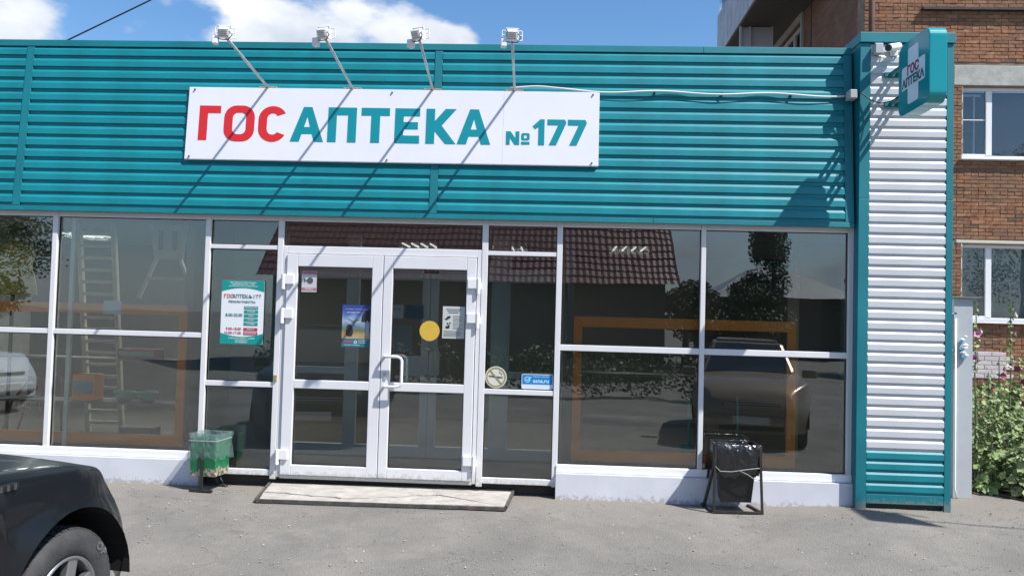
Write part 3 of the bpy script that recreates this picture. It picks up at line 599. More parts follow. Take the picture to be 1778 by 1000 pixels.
# ------------------------------------------------------------------ cables and junction
cb = []
for i in range(60):
    u_ = i/59; x = -.45+u_*3.09; sag = -.012*math.sin(u_*9.5*math.pi) if u_ > .3 else 0
    z = 3.79 - .02*u_ - .025*math.sin(max(0, u_-.15)*math.pi*3.2)**2*(1 if u_ > .15 else 0) + .02*math.exp(-((u_-.08)/.06)**2)
    cb.append((x, TY(z, .035)-.015*math.sin(u_*math.pi*4)**2, z))
tc_ = thing('power_cable', 'white cable clipped along the teal siding from the sign to the junction box', 'cable', (-.4, -.08, 3.79))
MB().tube(cb, .0085, 8).build('sheath', CABW, tc_, smooth=True)
for x in (.90, 1.52, 2.15): MB().box(x-.006, x+.006, TY(3.75, .035), TY(3.75, .0), 3.74, 3.775).build('clip', STEEL, tc_)
t = thing('junction_box', 'small grey junction box where the white cable meets the corner column', 'junction box', (2.67, -.10, 3.70)); MB().box(2.640, 2.706, -.135, -.02, 3.705, 3.785).build('body', M('grey_plastic', (.42, .44, .46), .45), t, bevel=.005); MB().box(2.644, 2.702, -.140, -.136, 3.709, 3.781).build('lid', MC['grey_plastic'], t, bevel=.003)
t = thing('power_cable', 'thin black cable from the junction box to the projecting cross sign', 'cable', (2.72, -.12, 3.74)); MB().tube([(2.70, -.13, 3.755), (2.75, -.14, 3.74), (2.82, -.16, 3.68), (2.89, -.19, 3.645), (2.96, -.25, 3.65), (3.03, -.44, 3.70)], .005, 6).build('sheath', CABB, t, smooth=True)
t = thing('overhead_wire', 'thin black overhead wire rising into the sky behind the left roof edge', 'wire', (-6.7, 3, 5.2)); MB().tube([(-7.6, 3.0, 4.80), (-6.68, 3.0, 5.19), (-5.59, 3.0, 5.73), (-3.2, 3.0, 6.95), (0, 3, 8.8)], .010, 6).build('strand', CABB, t)

# ------------------------------------------------------------------ security camera
t = thing('connection_box', 'pale square box fixed at the top of the white column beside the camera', 'box', (2.83, -.2, 4.08)); MB().box(2.843, 2.916, -.175, -.12, 4.10, 4.198).build('body', MC['grey_plastic'], t, bevel=.005); MB().box(2.848, 2.911, -.180, -.176, 4.105, 4.193).build('lid', MC['grey_plastic'], t, bevel=.003)
t = thing('security_camera', 'white bullet security camera under the column cap pointing left', 'camera', (2.98, -.2, 4.1))
MB().box(2.995, 3.06, -.14, -.118, 4.092, 4.182).build('base_plate', WPLA, t, bevel=.004)
MB().tube([(3.025, -.105, 4.13), (3.025, -.15, 4.122), (3.02, -.19, 4.138)], .013, 8).build('arm', WPLA, t, smooth=True)
MB().tube([(3.055, -.17, 4.17), (2.935, -.245, 4.13)], .033, 16).build('body', WPLA, t, bevel=.004)
MB().tube([(2.94, -.242, 4.132), (2.923, -.253, 4.127)], .030, 16).build('lens', BPLA, t)
MB().tube([(3.04, -.11, 4.095), (3.0, -.15, 4.055), (2.94, -.15, 4.055), (2.91, -.12, 4.095)], .004, 6).build('wire', CABW, t, smooth=True)

# ------------------------------------------------------------------ projecting cross sign
cs = thing('cross_sign', 'projecting rounded teal lightbox with white cross reading ГОС АПТЕКА on the corner column', 'sign', (3.04, -.35, 3.77))
cy0, cy1, cz0, cz1 = -1.01, -.425, 3.450, 4.062
bm_ = MB(); n_ = 8
pl = rrect(cy0, cy1, cz0, cz1, .085, n_)   # y,z outline
vs = [(2.947, p[0], p[1]) for p in pl]+[(3.087, p[0], p[1]) for p in pl]; n = len(pl)
bm_.add(vs, [tuple(range(n)), tuple(range(2*n-1, n-1, -1))]+[(i, n+i, n+(i+1) % n, (i+1) % n) for i in range(n)])
TEALG = M('teal_lightbox', (.0, .27, .30), .22, coat=.3); bm_.build('case', TEALG, cs, bevel=.006)
def TC(a, b, e): return Vector((2.9455-e, a, b))     # on the left face; a runs along -y .. we mirror so that text reads from the left
cm, cw = (cy0+cy1)/2, .098
cross = []
cyL, cyR, czB, czT = cy0+.075, cy1-.075, cz0+.07, cz1-.07; cz = (czB+czT)/2
def rc(x, z, r, a0): return arc(x, z, r, r, a0, a0+90, 4)
r_ = .02
cross = rc(cm+cw-r_, czT-r_, r_, 0)+rc(cm-cw+r_, czT-r_, r_, 90)+[(cm-cw, cz+cw)]+rc(cyL+r_, cz+cw-r_, r_, 90)+rc(cyL+r_, cz-cw+r_, r_, 180)+[(cm-cw, cz-cw)]+rc(cm-cw+r_, czB+r_, r_, 180)+rc(cm+cw-r_, czB+r_, r_, 270)+[(cm+cw, cz-cw)]+rc(cyR-r_, cz-cw+r_, r_, 270)+rc(cyR-r_, cz+cw-r_, r_, 0)+[(cm+cw, cz+cw)]
glyph([cross], M('cross_white', (.80, .83, .90), .35), cs, TC, 'cross_panel')
glyph([cross], MC['cross_white'], cs, lambda a, b, e: Vector((3.0885+e, a, b)), 'cross_panel')
TT = lambda p: Vector((2.943-p.y, cy1-.0-p.x, p.z))     # x to the viewer's right = towards -y
text('ГОС', .078, .293, cz+.012, 0, M('cross_red', (.30, .02, .08), .5), cs, 'CENTER', .06, T=TT)
text('АПТЕКА', .070, .293, cz-.078, 0, M('cross_teal', (.0, .10, .11), .5), cs, 'CENTER', .06, sx=1.05, T=TT)
for z in (3.925, 3.655):
    MB().box(2.95, 3.12, -.135, -.088, z-.022, z+.022).build('wall_plate', TEAL_TRIM, cs, bevel=.002)
    MB().bar((3.0, -.12, z), (3.0, -.43, z), .022, .03).bar((3.06, -.12, z), (3.06, -.43, z), .022, .03).build('bracket', TEAL_TRIM, cs)

# ------------------------------------------------------------------ posters and stickers
ps = thing('opening_hours_poster', 'white and green poster with pharmacy opening hours on the narrow left window', 'poster', (-2.93, .02, 1.32))
PX0, PX1, PZ0, PZ1 = -3.137, -2.727, 1.322, 1.923; PY = .018
MB().box(PX0, PX1, PY, PY+.003, PZ0, PZ1).build('sheet', PAPER, ps)
def band(z0, z1, curve, top):
    n = 14; pts = []
    for i in range(n+1):
        u_ = i/n; bow = curve*(1-(2*u_-1)**2); pts.append((PX0+.0005+(PX1-PX0-.001)*u_, (z0+bow) if top else (z1-bow)))
    return pts + ([(PX1-.0005, z1), (PX0+.0005, z1)] if top else [(PX1-.0005, z0), (PX0+.0005, z0)])
MB().prism(band(PZ1-.105, PZ1-.0005, .035, True), PY-.0015, PY-.0002).build('top_band', INK_T, ps)
MB().prism(band(PZ0+.0005, PZ0+.105, .035, False), PY-.0015, PY-.0002).build('bottom_band', INK_T, ps)
yt = PY-.002; cx = (PX0+PX1)/2
for k, s_ in enumerate(['ООО «Томская аптечная компания»', 'Режим работы аптеки, г. Томск', 'аптечный пункт №177, ул. Центральная']): text(s_, .0125, cx, 1.900-.0175*k, yt, PAPER, ps, 'CENTER', sx=.85)
text('ГОС', .034, PX0+.022, 1.758, yt, INK_TR, ps, bold=.03); text('АПТЕКА', .034, PX0+.103, 1.758, yt, M('title_teal', (.04, .17, .17), .5), ps, bold=.02, sx=.98)
text('№', .016, PX0+.272, 1.758, yt, MC['title_teal'], ps, bold=.02); text('177', .036, PX0+.300, 1.758, yt, MC['title_teal'], ps, bold=.01, sx=1.1)
text('РЕЖИМ РАБОТЫ:', .022, cx-.005, 1.712, yt, MC['title_teal'], ps, 'CENTER', bold=.01)
text('8.00-20.00', .029, PX0+.045, 1.583, yt, MC['title_teal'], ps, bold=.01, sx=.95)
for k, s_ in enumerate(['ПОНЕДЕЛЬНИК', 'ВТОРНИК', 'СРЕДА', 'ЧЕТВЕРГ', 'ПЯТНИЦА', 'СУББОТА', 'ВОСКРЕСЕНЬЕ']):
    z = 1.660-.0385*k-(.012 if k > 4 else 0); MB().box(cx+.018, cx+.153, yt-.0005, yt+.0003, z-.006, z+.022).build('day_tab', INK_T if k < 5 else INK_R, ps)
    text(s_, .0125, cx+.085, z+.002, yt-.0012, PAPER, ps, 'CENTER', sx=.9)
text('9.00-18.00', .025, PX0+.052, 1.455, yt, INK_R, ps, bold=.01); text('10.00-17.00', .025, PX0+.035, 1.416, yt, INK_R, ps, bold=.01)
for k, s_ in enumerate(['Справочная служба: т. 21-00-00', 'www.gosapteka.ru', 'без перерыва']): text(s_, .0135, cx, 1.372-.0185*k, yt, PAPER, ps, 'CENTER', sx=.9)
# camera warning sticker
t = thing('camera_sticker', 'small white and pink sticker with a camera symbol on the left door glass', 'sticker', (-2.3, .01, 1.83))
SY = .017
MB().box(-2.372, -2.228, SY, SY+.001, 1.832, 2.032).build('sheet', M('grey_white', (.5, .5, .52), .6), t); MB().box(-2.370, -2.230, SY-.001, SY-.0002, 2.0, 2.030).box(-2.370, -2.230, SY-.001, SY-.0002, 1.845, 1.872).build('pink_band', M('dull_pink', (.40, .14, .20), .6), t)
MB().disc((-2.292, 1.94), .03, SY-.002, SY-.0002, 24).box(-2.345, -2.31, SY-.0019, SY-.0002, 1.936, 1.945).box(-2.347, -2.338, SY-.0018, SY-.0002, 1.922, 1.958).build('camera_symbol', INK_D, t)
text('ВИДЕО', .016, -2.30, 1.852, SY-.002, PAPER, t, 'CENTER')
# blue advertising poster
t = thing('summer_poster', 'poster of sky, sand and a dark figure with teal footer on the left door glass', 'poster', (-1.83, .01, 1.33))
BX0, BX1, BZ0, BZ1 = -1.972, -1.702, 1.327, 1.722
def grad_mat():
    m, nt, b = new_mat('poster_print'); N = nt.nodes; L = nt.links; b.inputs['Roughness'].default_value = .5
    tc = N.new('ShaderNodeTexCoord'); sp = N.new('ShaderNodeSeparateXYZ'); L.new(tc.outputs['Object'], sp.inputs[0])
    n = N.new('ShaderNodeTexNoise'); n.inputs['Scale'].default_value = 14; n.inputs['Detail'].default_value = 5; L.new(tc.outputs['Object'], n.inputs['Vector'])
    a = N.new('ShaderNodeMath'); a.operation = 'MULTIPLY_ADD'; L.new(n.outputs['Fac'], a.inputs[0]); a.inputs[1].default_value = .12; L.new(sp.outputs['Z'], a.inputs[2])
    mr = N.new('ShaderNodeMapRange'); L.new(a.outputs[0], mr.inputs[0]); mr.inputs[1].default_value = .12; mr.inputs[2].default_value = .45
    cr = N.new('ShaderNodeValToRGB'); L.new(mr.outputs[0], cr.inputs[0]); e = cr.color_ramp.elements
    e[0].position = 0; e[0].color = (.42, .34, .24, 1); e[1].position = 1; e[1].color = (.02, .05, .22, 1)
    for p, c in [(.16, (.40, .24, .10)), (.27, (.12, .16, .05)), (.38, (.10, .18, .24)), (.55, (.35, .42, .5)), (.7, (.12, .2, .42)), (.85, (.03, .08, .32))]: q = e.new(p); q.color = (*c, 1)
    L.new(cr.outputs[0], b.inputs['Base Color']); return m
MB().box(BX0, BX1, SY, SY+.001, 1.405, BZ1).build('picture', grad_mat(), t); MB().box(BX0, BX1, SY-.0002, SY+.001, BZ0, 1.404).build('footer', M('footer_teal', (.02, .17, .20), .5), t)
dk = M('silhouette', (.02, .02, .022), .6)
fig = [(-1.93, 1.43), (-1.88, 1.425), (-1.865, 1.46), (-1.87, 1.50), (-1.885, 1.535), (-1.91, 1.54), (-1.925, 1.52), (-1.932, 1.47)]; MB().prism(fig, SY-.0015, SY-.0003).build('dark_figure', dk, t)
MB().prism([(-1.79, 1.565), (-1.705, 1.56), (-1.704, 1.68), (-1.75, 1.68), (-1.785, 1.62)], SY-.0015, SY-.0003).build('dark_tree', dk, t)
MB().prism([(-1.748, 1.43), (-1.715, 1.43), (-1.715, 1.53), (-1.725, 1.55), (-1.726, 1.575), (-1.737, 1.575), (-1.738, 1.55), (-1.748, 1.53)], SY-.0016, SY-.0003).build('bottle', M('silver_print', (.30, .36, .45), .4), t)
bird = [(-1.93, 1.60), (-1.90, 1.585), (-1.87, 1.57), (-1.83, 1.585), (-1.80, 1.582), (-1.83, 1.575), (-1.862, 1.548), (-1.88, 1.565)]; MB().prism(bird, SY-.0015, SY-.0003).build('bird', M('bird_grey', (.12, .13, .16), .5), t)
text('САМЫЙ ХОЛОДНЫЙ', .015, -1.835, 1.672, SY-.002, M('pink_text', (.45, .3, .5), .5), t, 'CENTER', bold=.01); text('для всей семьи', .013, -1.86, 1.645, SY-.002, PAPER, t, 'CENTER')
MB().box(BX0+.012, BX0+.10, SY-.0015, SY-.0003, 1.365, 1.385).build('brand_block', M('dull_red', (.30, .08, .14), .5), t); MB().ring((-1.84, 1.372), .009, .015, SY-.0015, SY-.0003, 20).build('round_mark', PAPER, t)
text('ул. Обруб', .012, -1.81, 1.382, SY-.002, PAPER, t); text('и аптеки', .012, -1.81, 1.362, SY-.002, PAPER, t); text('для всех и каждого', .011, -1.94, 1.340, SY-.002, PAPER, t)
# yellow dot, typed notice
t = thing('yellow_dot', 'round yellow warning sticker on the right door glass', 'sticker', (-1.142, .015, 1.41)); MB().disc((-1.142, 1.497), .094, SY, SY+.0012, 48).build('disc', M('dot_yellow', (.62, .40, .05), .5, var=.04, vs=12), t)
t = thing('typed_notice', 'white typed notice with a dark picture on the right door glass', 'notice', (-.92, .015, 1.43)); MB().box(-1.022, -.815, SY, SY+.001, 1.432, 1.731).build('sheet', M('notice_paper', (.50, .52, .50), .7), t)
ln = MB(); r3 = random.Random(3)
for k in range(3): ln.box(-.99+.01*k, -.85-.012*k, SY-.0009, SY-.0002, 1.700-.016*k, 1.707-.016*k)
for k in range(11):
    ln.box(-.925, -.925+r3.uniform(.06, .095), SY-.0009, SY-.0002, 1.640-.012*k, 1.6435-.012*k)
for k in range(5): ln.box(-1.01, -1.01+r3.uniform(.13, .18), SY-.0009, SY-.0002, 1.497-.012*k, 1.5015-.012*k)
ln.build('typed_lines', INK_D, t)
pc = MB()
for k in range(16): a = r3.uniform(-1.005, -.96); z = r3.uniform(1.52, 1.63); pc.box(a, a+r3.uniform(.01, .02), SY-.0012-.0001*k/4, SY-.0003, z, z+r3.uniform(.008, .02))
pc.build('picture', dk, t)
# no smoking
t = thing('no_smoking_sticker', 'round no smoking sticker on the narrow right window', 'sticker', (-.507, .015, .985))
cx_, cz_ = -.508, 1.085; MB().disc((cx_, cz_), .101, PY, PY+.001, 48).build('disc', M('cream', (.62, .60, .52), .5), t)
olive = M('olive_ring', (.28, .26, .10), .5)
MB().ring((cx_, cz_), .078, .092, PY-.0012, PY-.0002, 48).build('ring', olive, t)
cg = MB(); a_ = R_(-50); cg.bar((cx_-.055, PY-.0022, cz_+.062), (cx_+.055, PY-.0022, cz_-.062), .001, .013); sl = cg.build('slash', olive, t)
MB().prism([(cx_-.066, cz_+.004), (cx_+.045, cz_-.010), (cx_+.045, cz_+.006), (cx_-.066, cz_+.016)], PY-.0016, PY-.0002).build('cigarette', INK_D, t)
MB().box(cx_+.050, cx_+.055, PY-.0016, PY-.0002, cz_-.010, cz_+.006).box(cx_+.059, cx_+.064, PY-.0016, PY-.0002, cz_-.010, cz_+.006).tube([(cx_+.05, PY-.001, cz_+.012), (cx_+.058, PY-.001, cz_+.03), (cx_+.044, PY-.001, cz_+.04), (cx_+.028, PY-.001, cz_+.05), (cx_+.036, PY-.001, cz_+.066)], .002, 5).build('smoke', INK_D, t)
# blue sticker
t = thing('web_sticker', 'blue and white rounded sticker reading asna.ru on the narrow right window', 'sticker', (-.12, .015, .985))
MB().prism(rrect(-.268, .024, .986, 1.124, .016), PY, PY+.001).build('sheet', M('sticker_white', (.62, .68, .76), .5), t)
MB().prism(rrect(-.262, .018, 1.030, 1.118, .012), PY-.001, PY-.0002).build('blue_field', M('sticker_blue', (.0, .22, .52), .5), t)
pw = M('pale_blue_print', (.55, .72, .9), .5)
MB().ring((-.215, 1.073), .021, .027, PY-.002, PY-.0012, 28).bar((-.228, PY-.0015, 1.078), (-.215, PY-.0015, 1.062), .0012, .006).bar((-.215, PY-.0015, 1.062), (-.178, PY-.0015, 1.100), .0012, .006).build('tick_mark', pw, t)
text('Выгодно заказать', .013, -.160, 1.096, PY-.002, pw, t, bold=.01, sx=.95); text('asna.ru', .036, -.163, 1.046, PY-.002, pw, t, bold=.03, sx=1.05)

# ------------------------------------------------------------------ door slab (broken pieces)
sl = thing('door_slab', 'cracked pale concrete slab in front of the double door', 'slab', (-1.45, -.3, 0))
SLM = M('slab_screed', (.37, .345, .315), .9, var=.14, vs=6, bump=.8, bs=25, dirt=(.22, .20, .18), ds=5, dth=.56, stretch=(1, 1.7, 1))
def slab_z(y): return .034+.04*y
def piece(poly, lift=0, name='slab_piece'):
    n = len(poly); vs = [(x, y, slab_z(y)+lift) for x, y in poly]+[(x, y, slab_z(y)-.05) for x, y in poly]
    MB().add(vs, [tuple(range(n)), tuple(range(2*n-1, n-1, -1))]+[(i, n+i, n+(i+1) % n, (i+1) % n) for i in range(n)]).build(name, SLM, sl, bevel=.003)
r5 = random.Random(11)
def crack(a, b, n=14, amp=.012):
    return [(a[0]+(b[0]-a[0])*i/n, a[1]+(b[1]-a[1])*i/n+(r5.uniform(-amp, amp) if 0 < i < n else 0)) for i in range(n+1)]
c1 = crack((-2.55, -.30), (-1.75, -.42), 12, .02); c2 = crack((-1.75, -.42), (-.75, -.12), 12, .02); c3 = crack((-1.10, -.525), (-.98, -.195), 4, .01); c4 = crack((-.75, -.12), (-.325, -.06), 6, .012)
g_ = .008
piece([(-2.59, .03), (-2.55, -.30+g_)]+[(x, y+g_) for x, y in c1[1:]]+[(x, y+g_) for x, y in c2[1:]]+[(x, y+g_) for x, y in c4[1:]]+[(-.33, .09)])
piece([(-2.55, -.30-g_), (-2.50, -.56), (-1.80, -.55), (-1.11, -.53)]+[(x-g_, y) for x, y in c3]+[(x, y-g_) for x, y in reversed(c2[:9])]+[(x, y-g_) for x, y in reversed(c1[1:-1])], -.004)
q2 = [(x, y-g_) for x, y in reversed(c2[9:])]
piece([(-1.10+g_, -.525), (-.37, -.50), (-.325, -.07)]+[(x, y-g_) for x, y in reversed(c4[:-1])]+q2+[(x+g_, y) for x, y in reversed(c3[1:])], .004)
MB().bar((-2.52, -.572, .004), (-.36, -.515, .0), .018, .026).bar((-2.605, .02, .03), (-2.525, -.565, .006), .02, .03).bar((-.315, .09, .034), (-.355, -.51, .01), .02, .03).build('edge_board', M('old_board', (.075, .066, .058), .9, var=.25, vs=12), sl)

# ------------------------------------------------------------------ bins
def bag_mat(name, col, alpha, rough=.25):
    m, nt, b = new_mat(name); N = nt.nodes; L = nt.links
    b.inputs['Base Color'].default_value = (*col, 1); b.inputs['Roughness'].default_value = rough; b.inputs['Specular IOR Level'].default_value = .8; b.inputs['Alpha'].default_value = alpha
    tc = N.new('ShaderNodeTexCoord'); mp = N.new('ShaderNodeMapping'); mp.inputs['Scale'].default_value = (1, 1, .6); mp.inputs['Rotation'].default_value = (0, .5, 0); L.new(tc.outputs['Object'], mp.inputs[0])
    n = N.new('ShaderNodeTexNoise'); n.inputs['Scale'].default_value = 16; n.inputs['Detail'].default_value = 4; n.inputs['Distortion'].default_value = .8; L.new(mp.outputs[0], n.inputs['Vector'])
    bp = N.new('ShaderNodeBump'); bp.inputs['Strength'].default_value = 1; bp.inputs['Distance'].default_value = .03; L.new(n.outputs['Fac'], bp.inputs['Height']); L.new(bp.outputs[0], b.inputs['Normal'])
    return m
def sheet_ring(corners, zs, insets, amp, seed, mat, name, parent, nseg=9, T=None, drape=None):
    """crumpled sheet following a rectangle (list of 4 xy corners) at heights zs with outward offset"""
    rr = random.Random(seed); mb = MB(); cxy = Vector((sum(c[0] for c in corners)/4, sum(c[1] for c in corners)/4)); per = []
    for i in range(4):
        a = Vector(corners[i]); b = Vector(corners[(i+1) % 4])
        for k in range(nseg): per.append(a.lerp(b, k/nseg))
    n = len(per); wob = [[rr.uniform(-1, 1) for _ in range(n)] for _ in zs]
    dr = [rr.uniform(-1, 1) for _ in range(n)]
    for j, z in enumerate(zs):
        sc, off = insets[j]
        for i, p in enumerate(per):
            d = (p-cxy); q = cxy+d*sc; q += d.normalized()*(off+amp*wob[j][i]*(0 if j == 0 else 1))
            zz = z + (drape or 0)*dr[i]*(1 if j == len(zs)-1 else 0)
            v = Vector((q.x, q.y, zz)); mb.v.append(tuple(T(v) if T else v))
    for j in range(len(zs)-1):
        for i in range(n): mb.f.append((j*n+i, j*n+(i+1) % n, (j+1)*n+(i+1) % n, (j+1)*n+i))
    return mb.build(name, mat, parent, smooth=True)
def bucket(mb, corners, z1, z0, taper, t=.006):
    cxy = Vector((sum(c[0] for c in corners)/4, sum(c[1] for c in corners)/4)); cs_ = [Vector(c) for c in corners]
    bt = [cxy+(c-cxy)*taper for c in cs_]; ins = [cxy+(c-cxy)*(1-t*6) for c in cs_]; insb = [cxy+(c-cxy)*(taper-t*6) for c in cs_]
    vs = [(c.x, c.y, z1) for c in cs_]+[(c.x, c.y, z0) for c in bt]+[(c.x, c.y, z1) for c in ins]+[(c.x, c.y, z0+.02) for c in insb]
    fs = [(4, 5, 6, 7), (12, 15, 14, 13)]
    for i in range(4):
        j = (i+1) % 4; fs += [(i, j, 4+j, 4+i), (8+i, 12+i, 12+j, 8+j), (i, 8+i, 8+j, j)]
    return mb.add(vs, fs)
# right, black bag bin on a tilted steel stand
tb = thing('litter_bin', 'black bin with a black bag on a steel frame in front of the right windows', 'bin', (1.65, -.2, 0))
cr_ = [(1.452, -.30), (1.852, -.30), (1.825, -.02), (1.475, -.02)]
zt = .575
bucket(MB(), [(1.475, -.285), (1.835, -.285), (1.81, -.03), (1.50, -.03)], zt-.02, .075, .74).build('bucket', BPLA, tb, bevel=.006)
fr = MB()
for i in range(4): a = cr_[i]; b = cr_[(i+1) % 4]; fr.bar((*a, zt), (*b, zt), .012, .012)
fr.build('rim', STEEL, tb)
zf = -.004
for a, b_ in (((1.462, -.30), (1.448, -.33)), ((1.846, -.30), (1.868, -.32)), ((1.48, -.03), (1.43, .0)), ((1.82, -.03), (1.80, -.0))):
    MB().bar((*a, zt-.01), (*b_, zf), .02, .02).build('leg', STEEL, tb)
MB().bar((1.458, -.30, .43), (1.400, -.12, zf), .022, .02).build('leg', STEEL, tb)
MB().bar((1.44, -.33, .004), (1.877, -.32, .004), .026, .018).bar((1.39, .0, .012), (1.81, -.0, .012), .02, .016).bar((1.44, -.33, .005), (1.39, .0, .01), .02, .016).bar((1.868, -.32, .005), (1.80, .0, .012), .022, .016).build('base_frame', STEEL, tb)
BAGB = bag_mat('black_bag', (.012, .012, .013), 1, .22)
sheet_ring(cr_, [zt-.16, zt-.02, zt+.012, zt+.008, zt-.06, zt-.16, zt-.22, zt-.27], [(.88, -.02), (.97, -.005), (1, .004), (1, .014), (1.0, .015), (.97, .014), (.93, .014), (.88, .016)], .007, 3, BAGB, 'bag', tb, drape=.03)
rp = MB(); rp.tube([(1.452, -.315, .40), (1.50, -.322, .352), (1.60, -.325, .352), (1.70, -.325, .37), (1.80, -.322, .385), (1.855, -.31, .388), (1.85, -.15, .40), (1.82, -.0, .40)], .004, 6); rp.build('rope', M('grey_rope', (.3, .3, .28), .8), tb, smooth=True)
rp = MB(); rp.tube([(1.66, -.325, .365), (1.74, -.325, .33), (1.79, -.322, .295), (1.845, -.31, .285)], .004, 6); rp.build('rope', MC['grey_rope'], tb, smooth=True)
# left, green bin with clear bag
tg = thing('litter_bin', 'green square bin with a clear bag and flaking paint beside the left plinth', 'bin', (-3.1, -.15, 0))
GRN = M('green_paint', (.01, .15, .06), .45, var=.1, vs=6)
ca = R_(-16); cc_ = Vector((-3.115, -.155))
def rot(p): return (cc_.x+p[0]*math.cos(ca)-p[1]*math.sin(ca), cc_.y+p[0]*math.sin(ca)+p[1]*math.cos(ca))
ca = R_(-8)
cg_ = [rot(p) for p in ((-.13, -.125), (.13, -.125), (.13, .125), (-.13, .125))]
def green_mat():
    m, nt, b = new_mat('flaking_green'); N = nt.nodes; L = nt.links; b.inputs['Roughness'].default_value = .5
    tc = N.new('ShaderNodeTexCoord'); sp = N.new('ShaderNodeSeparateXYZ'); L.new(tc.outputs['Object'], sp.inputs[0])
    n = N.new('ShaderNodeTexNoise'); n.inputs['Scale'].default_value = 18; n.inputs['Detail'].default_value = 6; L.new(tc.outputs['Object'], n.inputs['Vector'])
    a = N.new('ShaderNodeMath'); a.operation = 'MULTIPLY_ADD'; L.new(n.outputs['Fac'], a.inputs[0]); a.inputs[1].default_value = .22; L.new(sp.outputs['Z'], a.inputs[2])
    mr = N.new('ShaderNodeMapRange'); L.new(a.outputs[0], mr.inputs[0]); mr.inputs[1].default_value = .295; mr.inputs[2].default_value = .315
    n2 = N.new('ShaderNodeTexNoise'); n2.inputs['Scale'].default_value = 30; L.new(tc.outputs['Object'], n2.inputs['Vector'])
    cr = N.new('ShaderNodeValToRGB'); L.new(n2.outputs['Fac'], cr.inputs[0]); cr.color_ramp.elements[0].position = .42; cr.color_ramp.elements[0].color = (.04, .10, .06, 1); cr.color_ramp.elements[1].position = .55; cr.color_ramp.elements[1].color = (.42, .32, .24, 1)
    mx = N.new('ShaderNodeMix'); mx.data_type = 'RGBA'; L.new(mr.outputs[0], mx.inputs[0]); L.new(cr.outputs[0], mx.inputs[6]); mx.inputs[7].default_value = (.008, .16, .06, 1); L.new(mx.outputs[2], b.inputs['Base Color'])
    return m
bucket(MB(), cg_, .465, .13, .94).build('box', green_mat(), tg, bevel=.004)
for yy in (-.13, .13):
    px = rot((0, yy))
    MB().bar((*px, -.005), (*px, .36), .028, .012).build('post', STEEL, tg)
    a = rot((-.11, yy)); b_ = rot((.11, yy)); MB().bar((*a, .006), (*b_, .006), .03, .018).build('foot', STEEL, tg)
MB().add([(*p, .37) for p in [rot(q) for q in ((-.12, -.115), (.12, -.115), (.12, .115), (-.12, .115))]], [(0, 1, 2, 3)]).build('dark_inside', M('bin_inside_shade', (.02, .03, .025), .9, var=.3, vs=20), tg)  # dark sheet added so the inside reads as shaded, standing for the contents
BAGC = bag_mat('clear_bag', (.20, .28, .27), .33, .12)
cg2 = [rot(p) for p in ((-.135, -.13), (.135, -.13), (.135, .13), (-.135, .13))]
sheet_ring(cg2, [.36, .46, .515, .51, .43, .36, .285], [(.93, -.015), (.98, -.003), (1, .003), (1, .010), (1, .012), (1.02, .014), (1.03, .018)], .012, 5, BAGC, 'bag', tg, drape=.03)
MB().tube([(*rot((1.08*.135*math.cos(k), 1.08*.13*math.sin(k))), 0) for k in ()] or [(*cg2[0], .448), (*cg2[1], .452), (*cg2[2], .455), (*cg2[3], .45)], .004, 6, closed=True).build('bag_seam', M('bag_edge', (.5, .6, .58), .3), tg)
MB().add([(-2.99, -.20, .10), (-2.93, -.23, .04), (-2.86, -.22, .012), (-2.88, -.20, .01), (-2.96, -.19, .05), (-3.0, -.18, .12)], [(0, 1, 4, 5), (1, 2, 3, 4)]).build('torn_scrap', BAGC, tg)

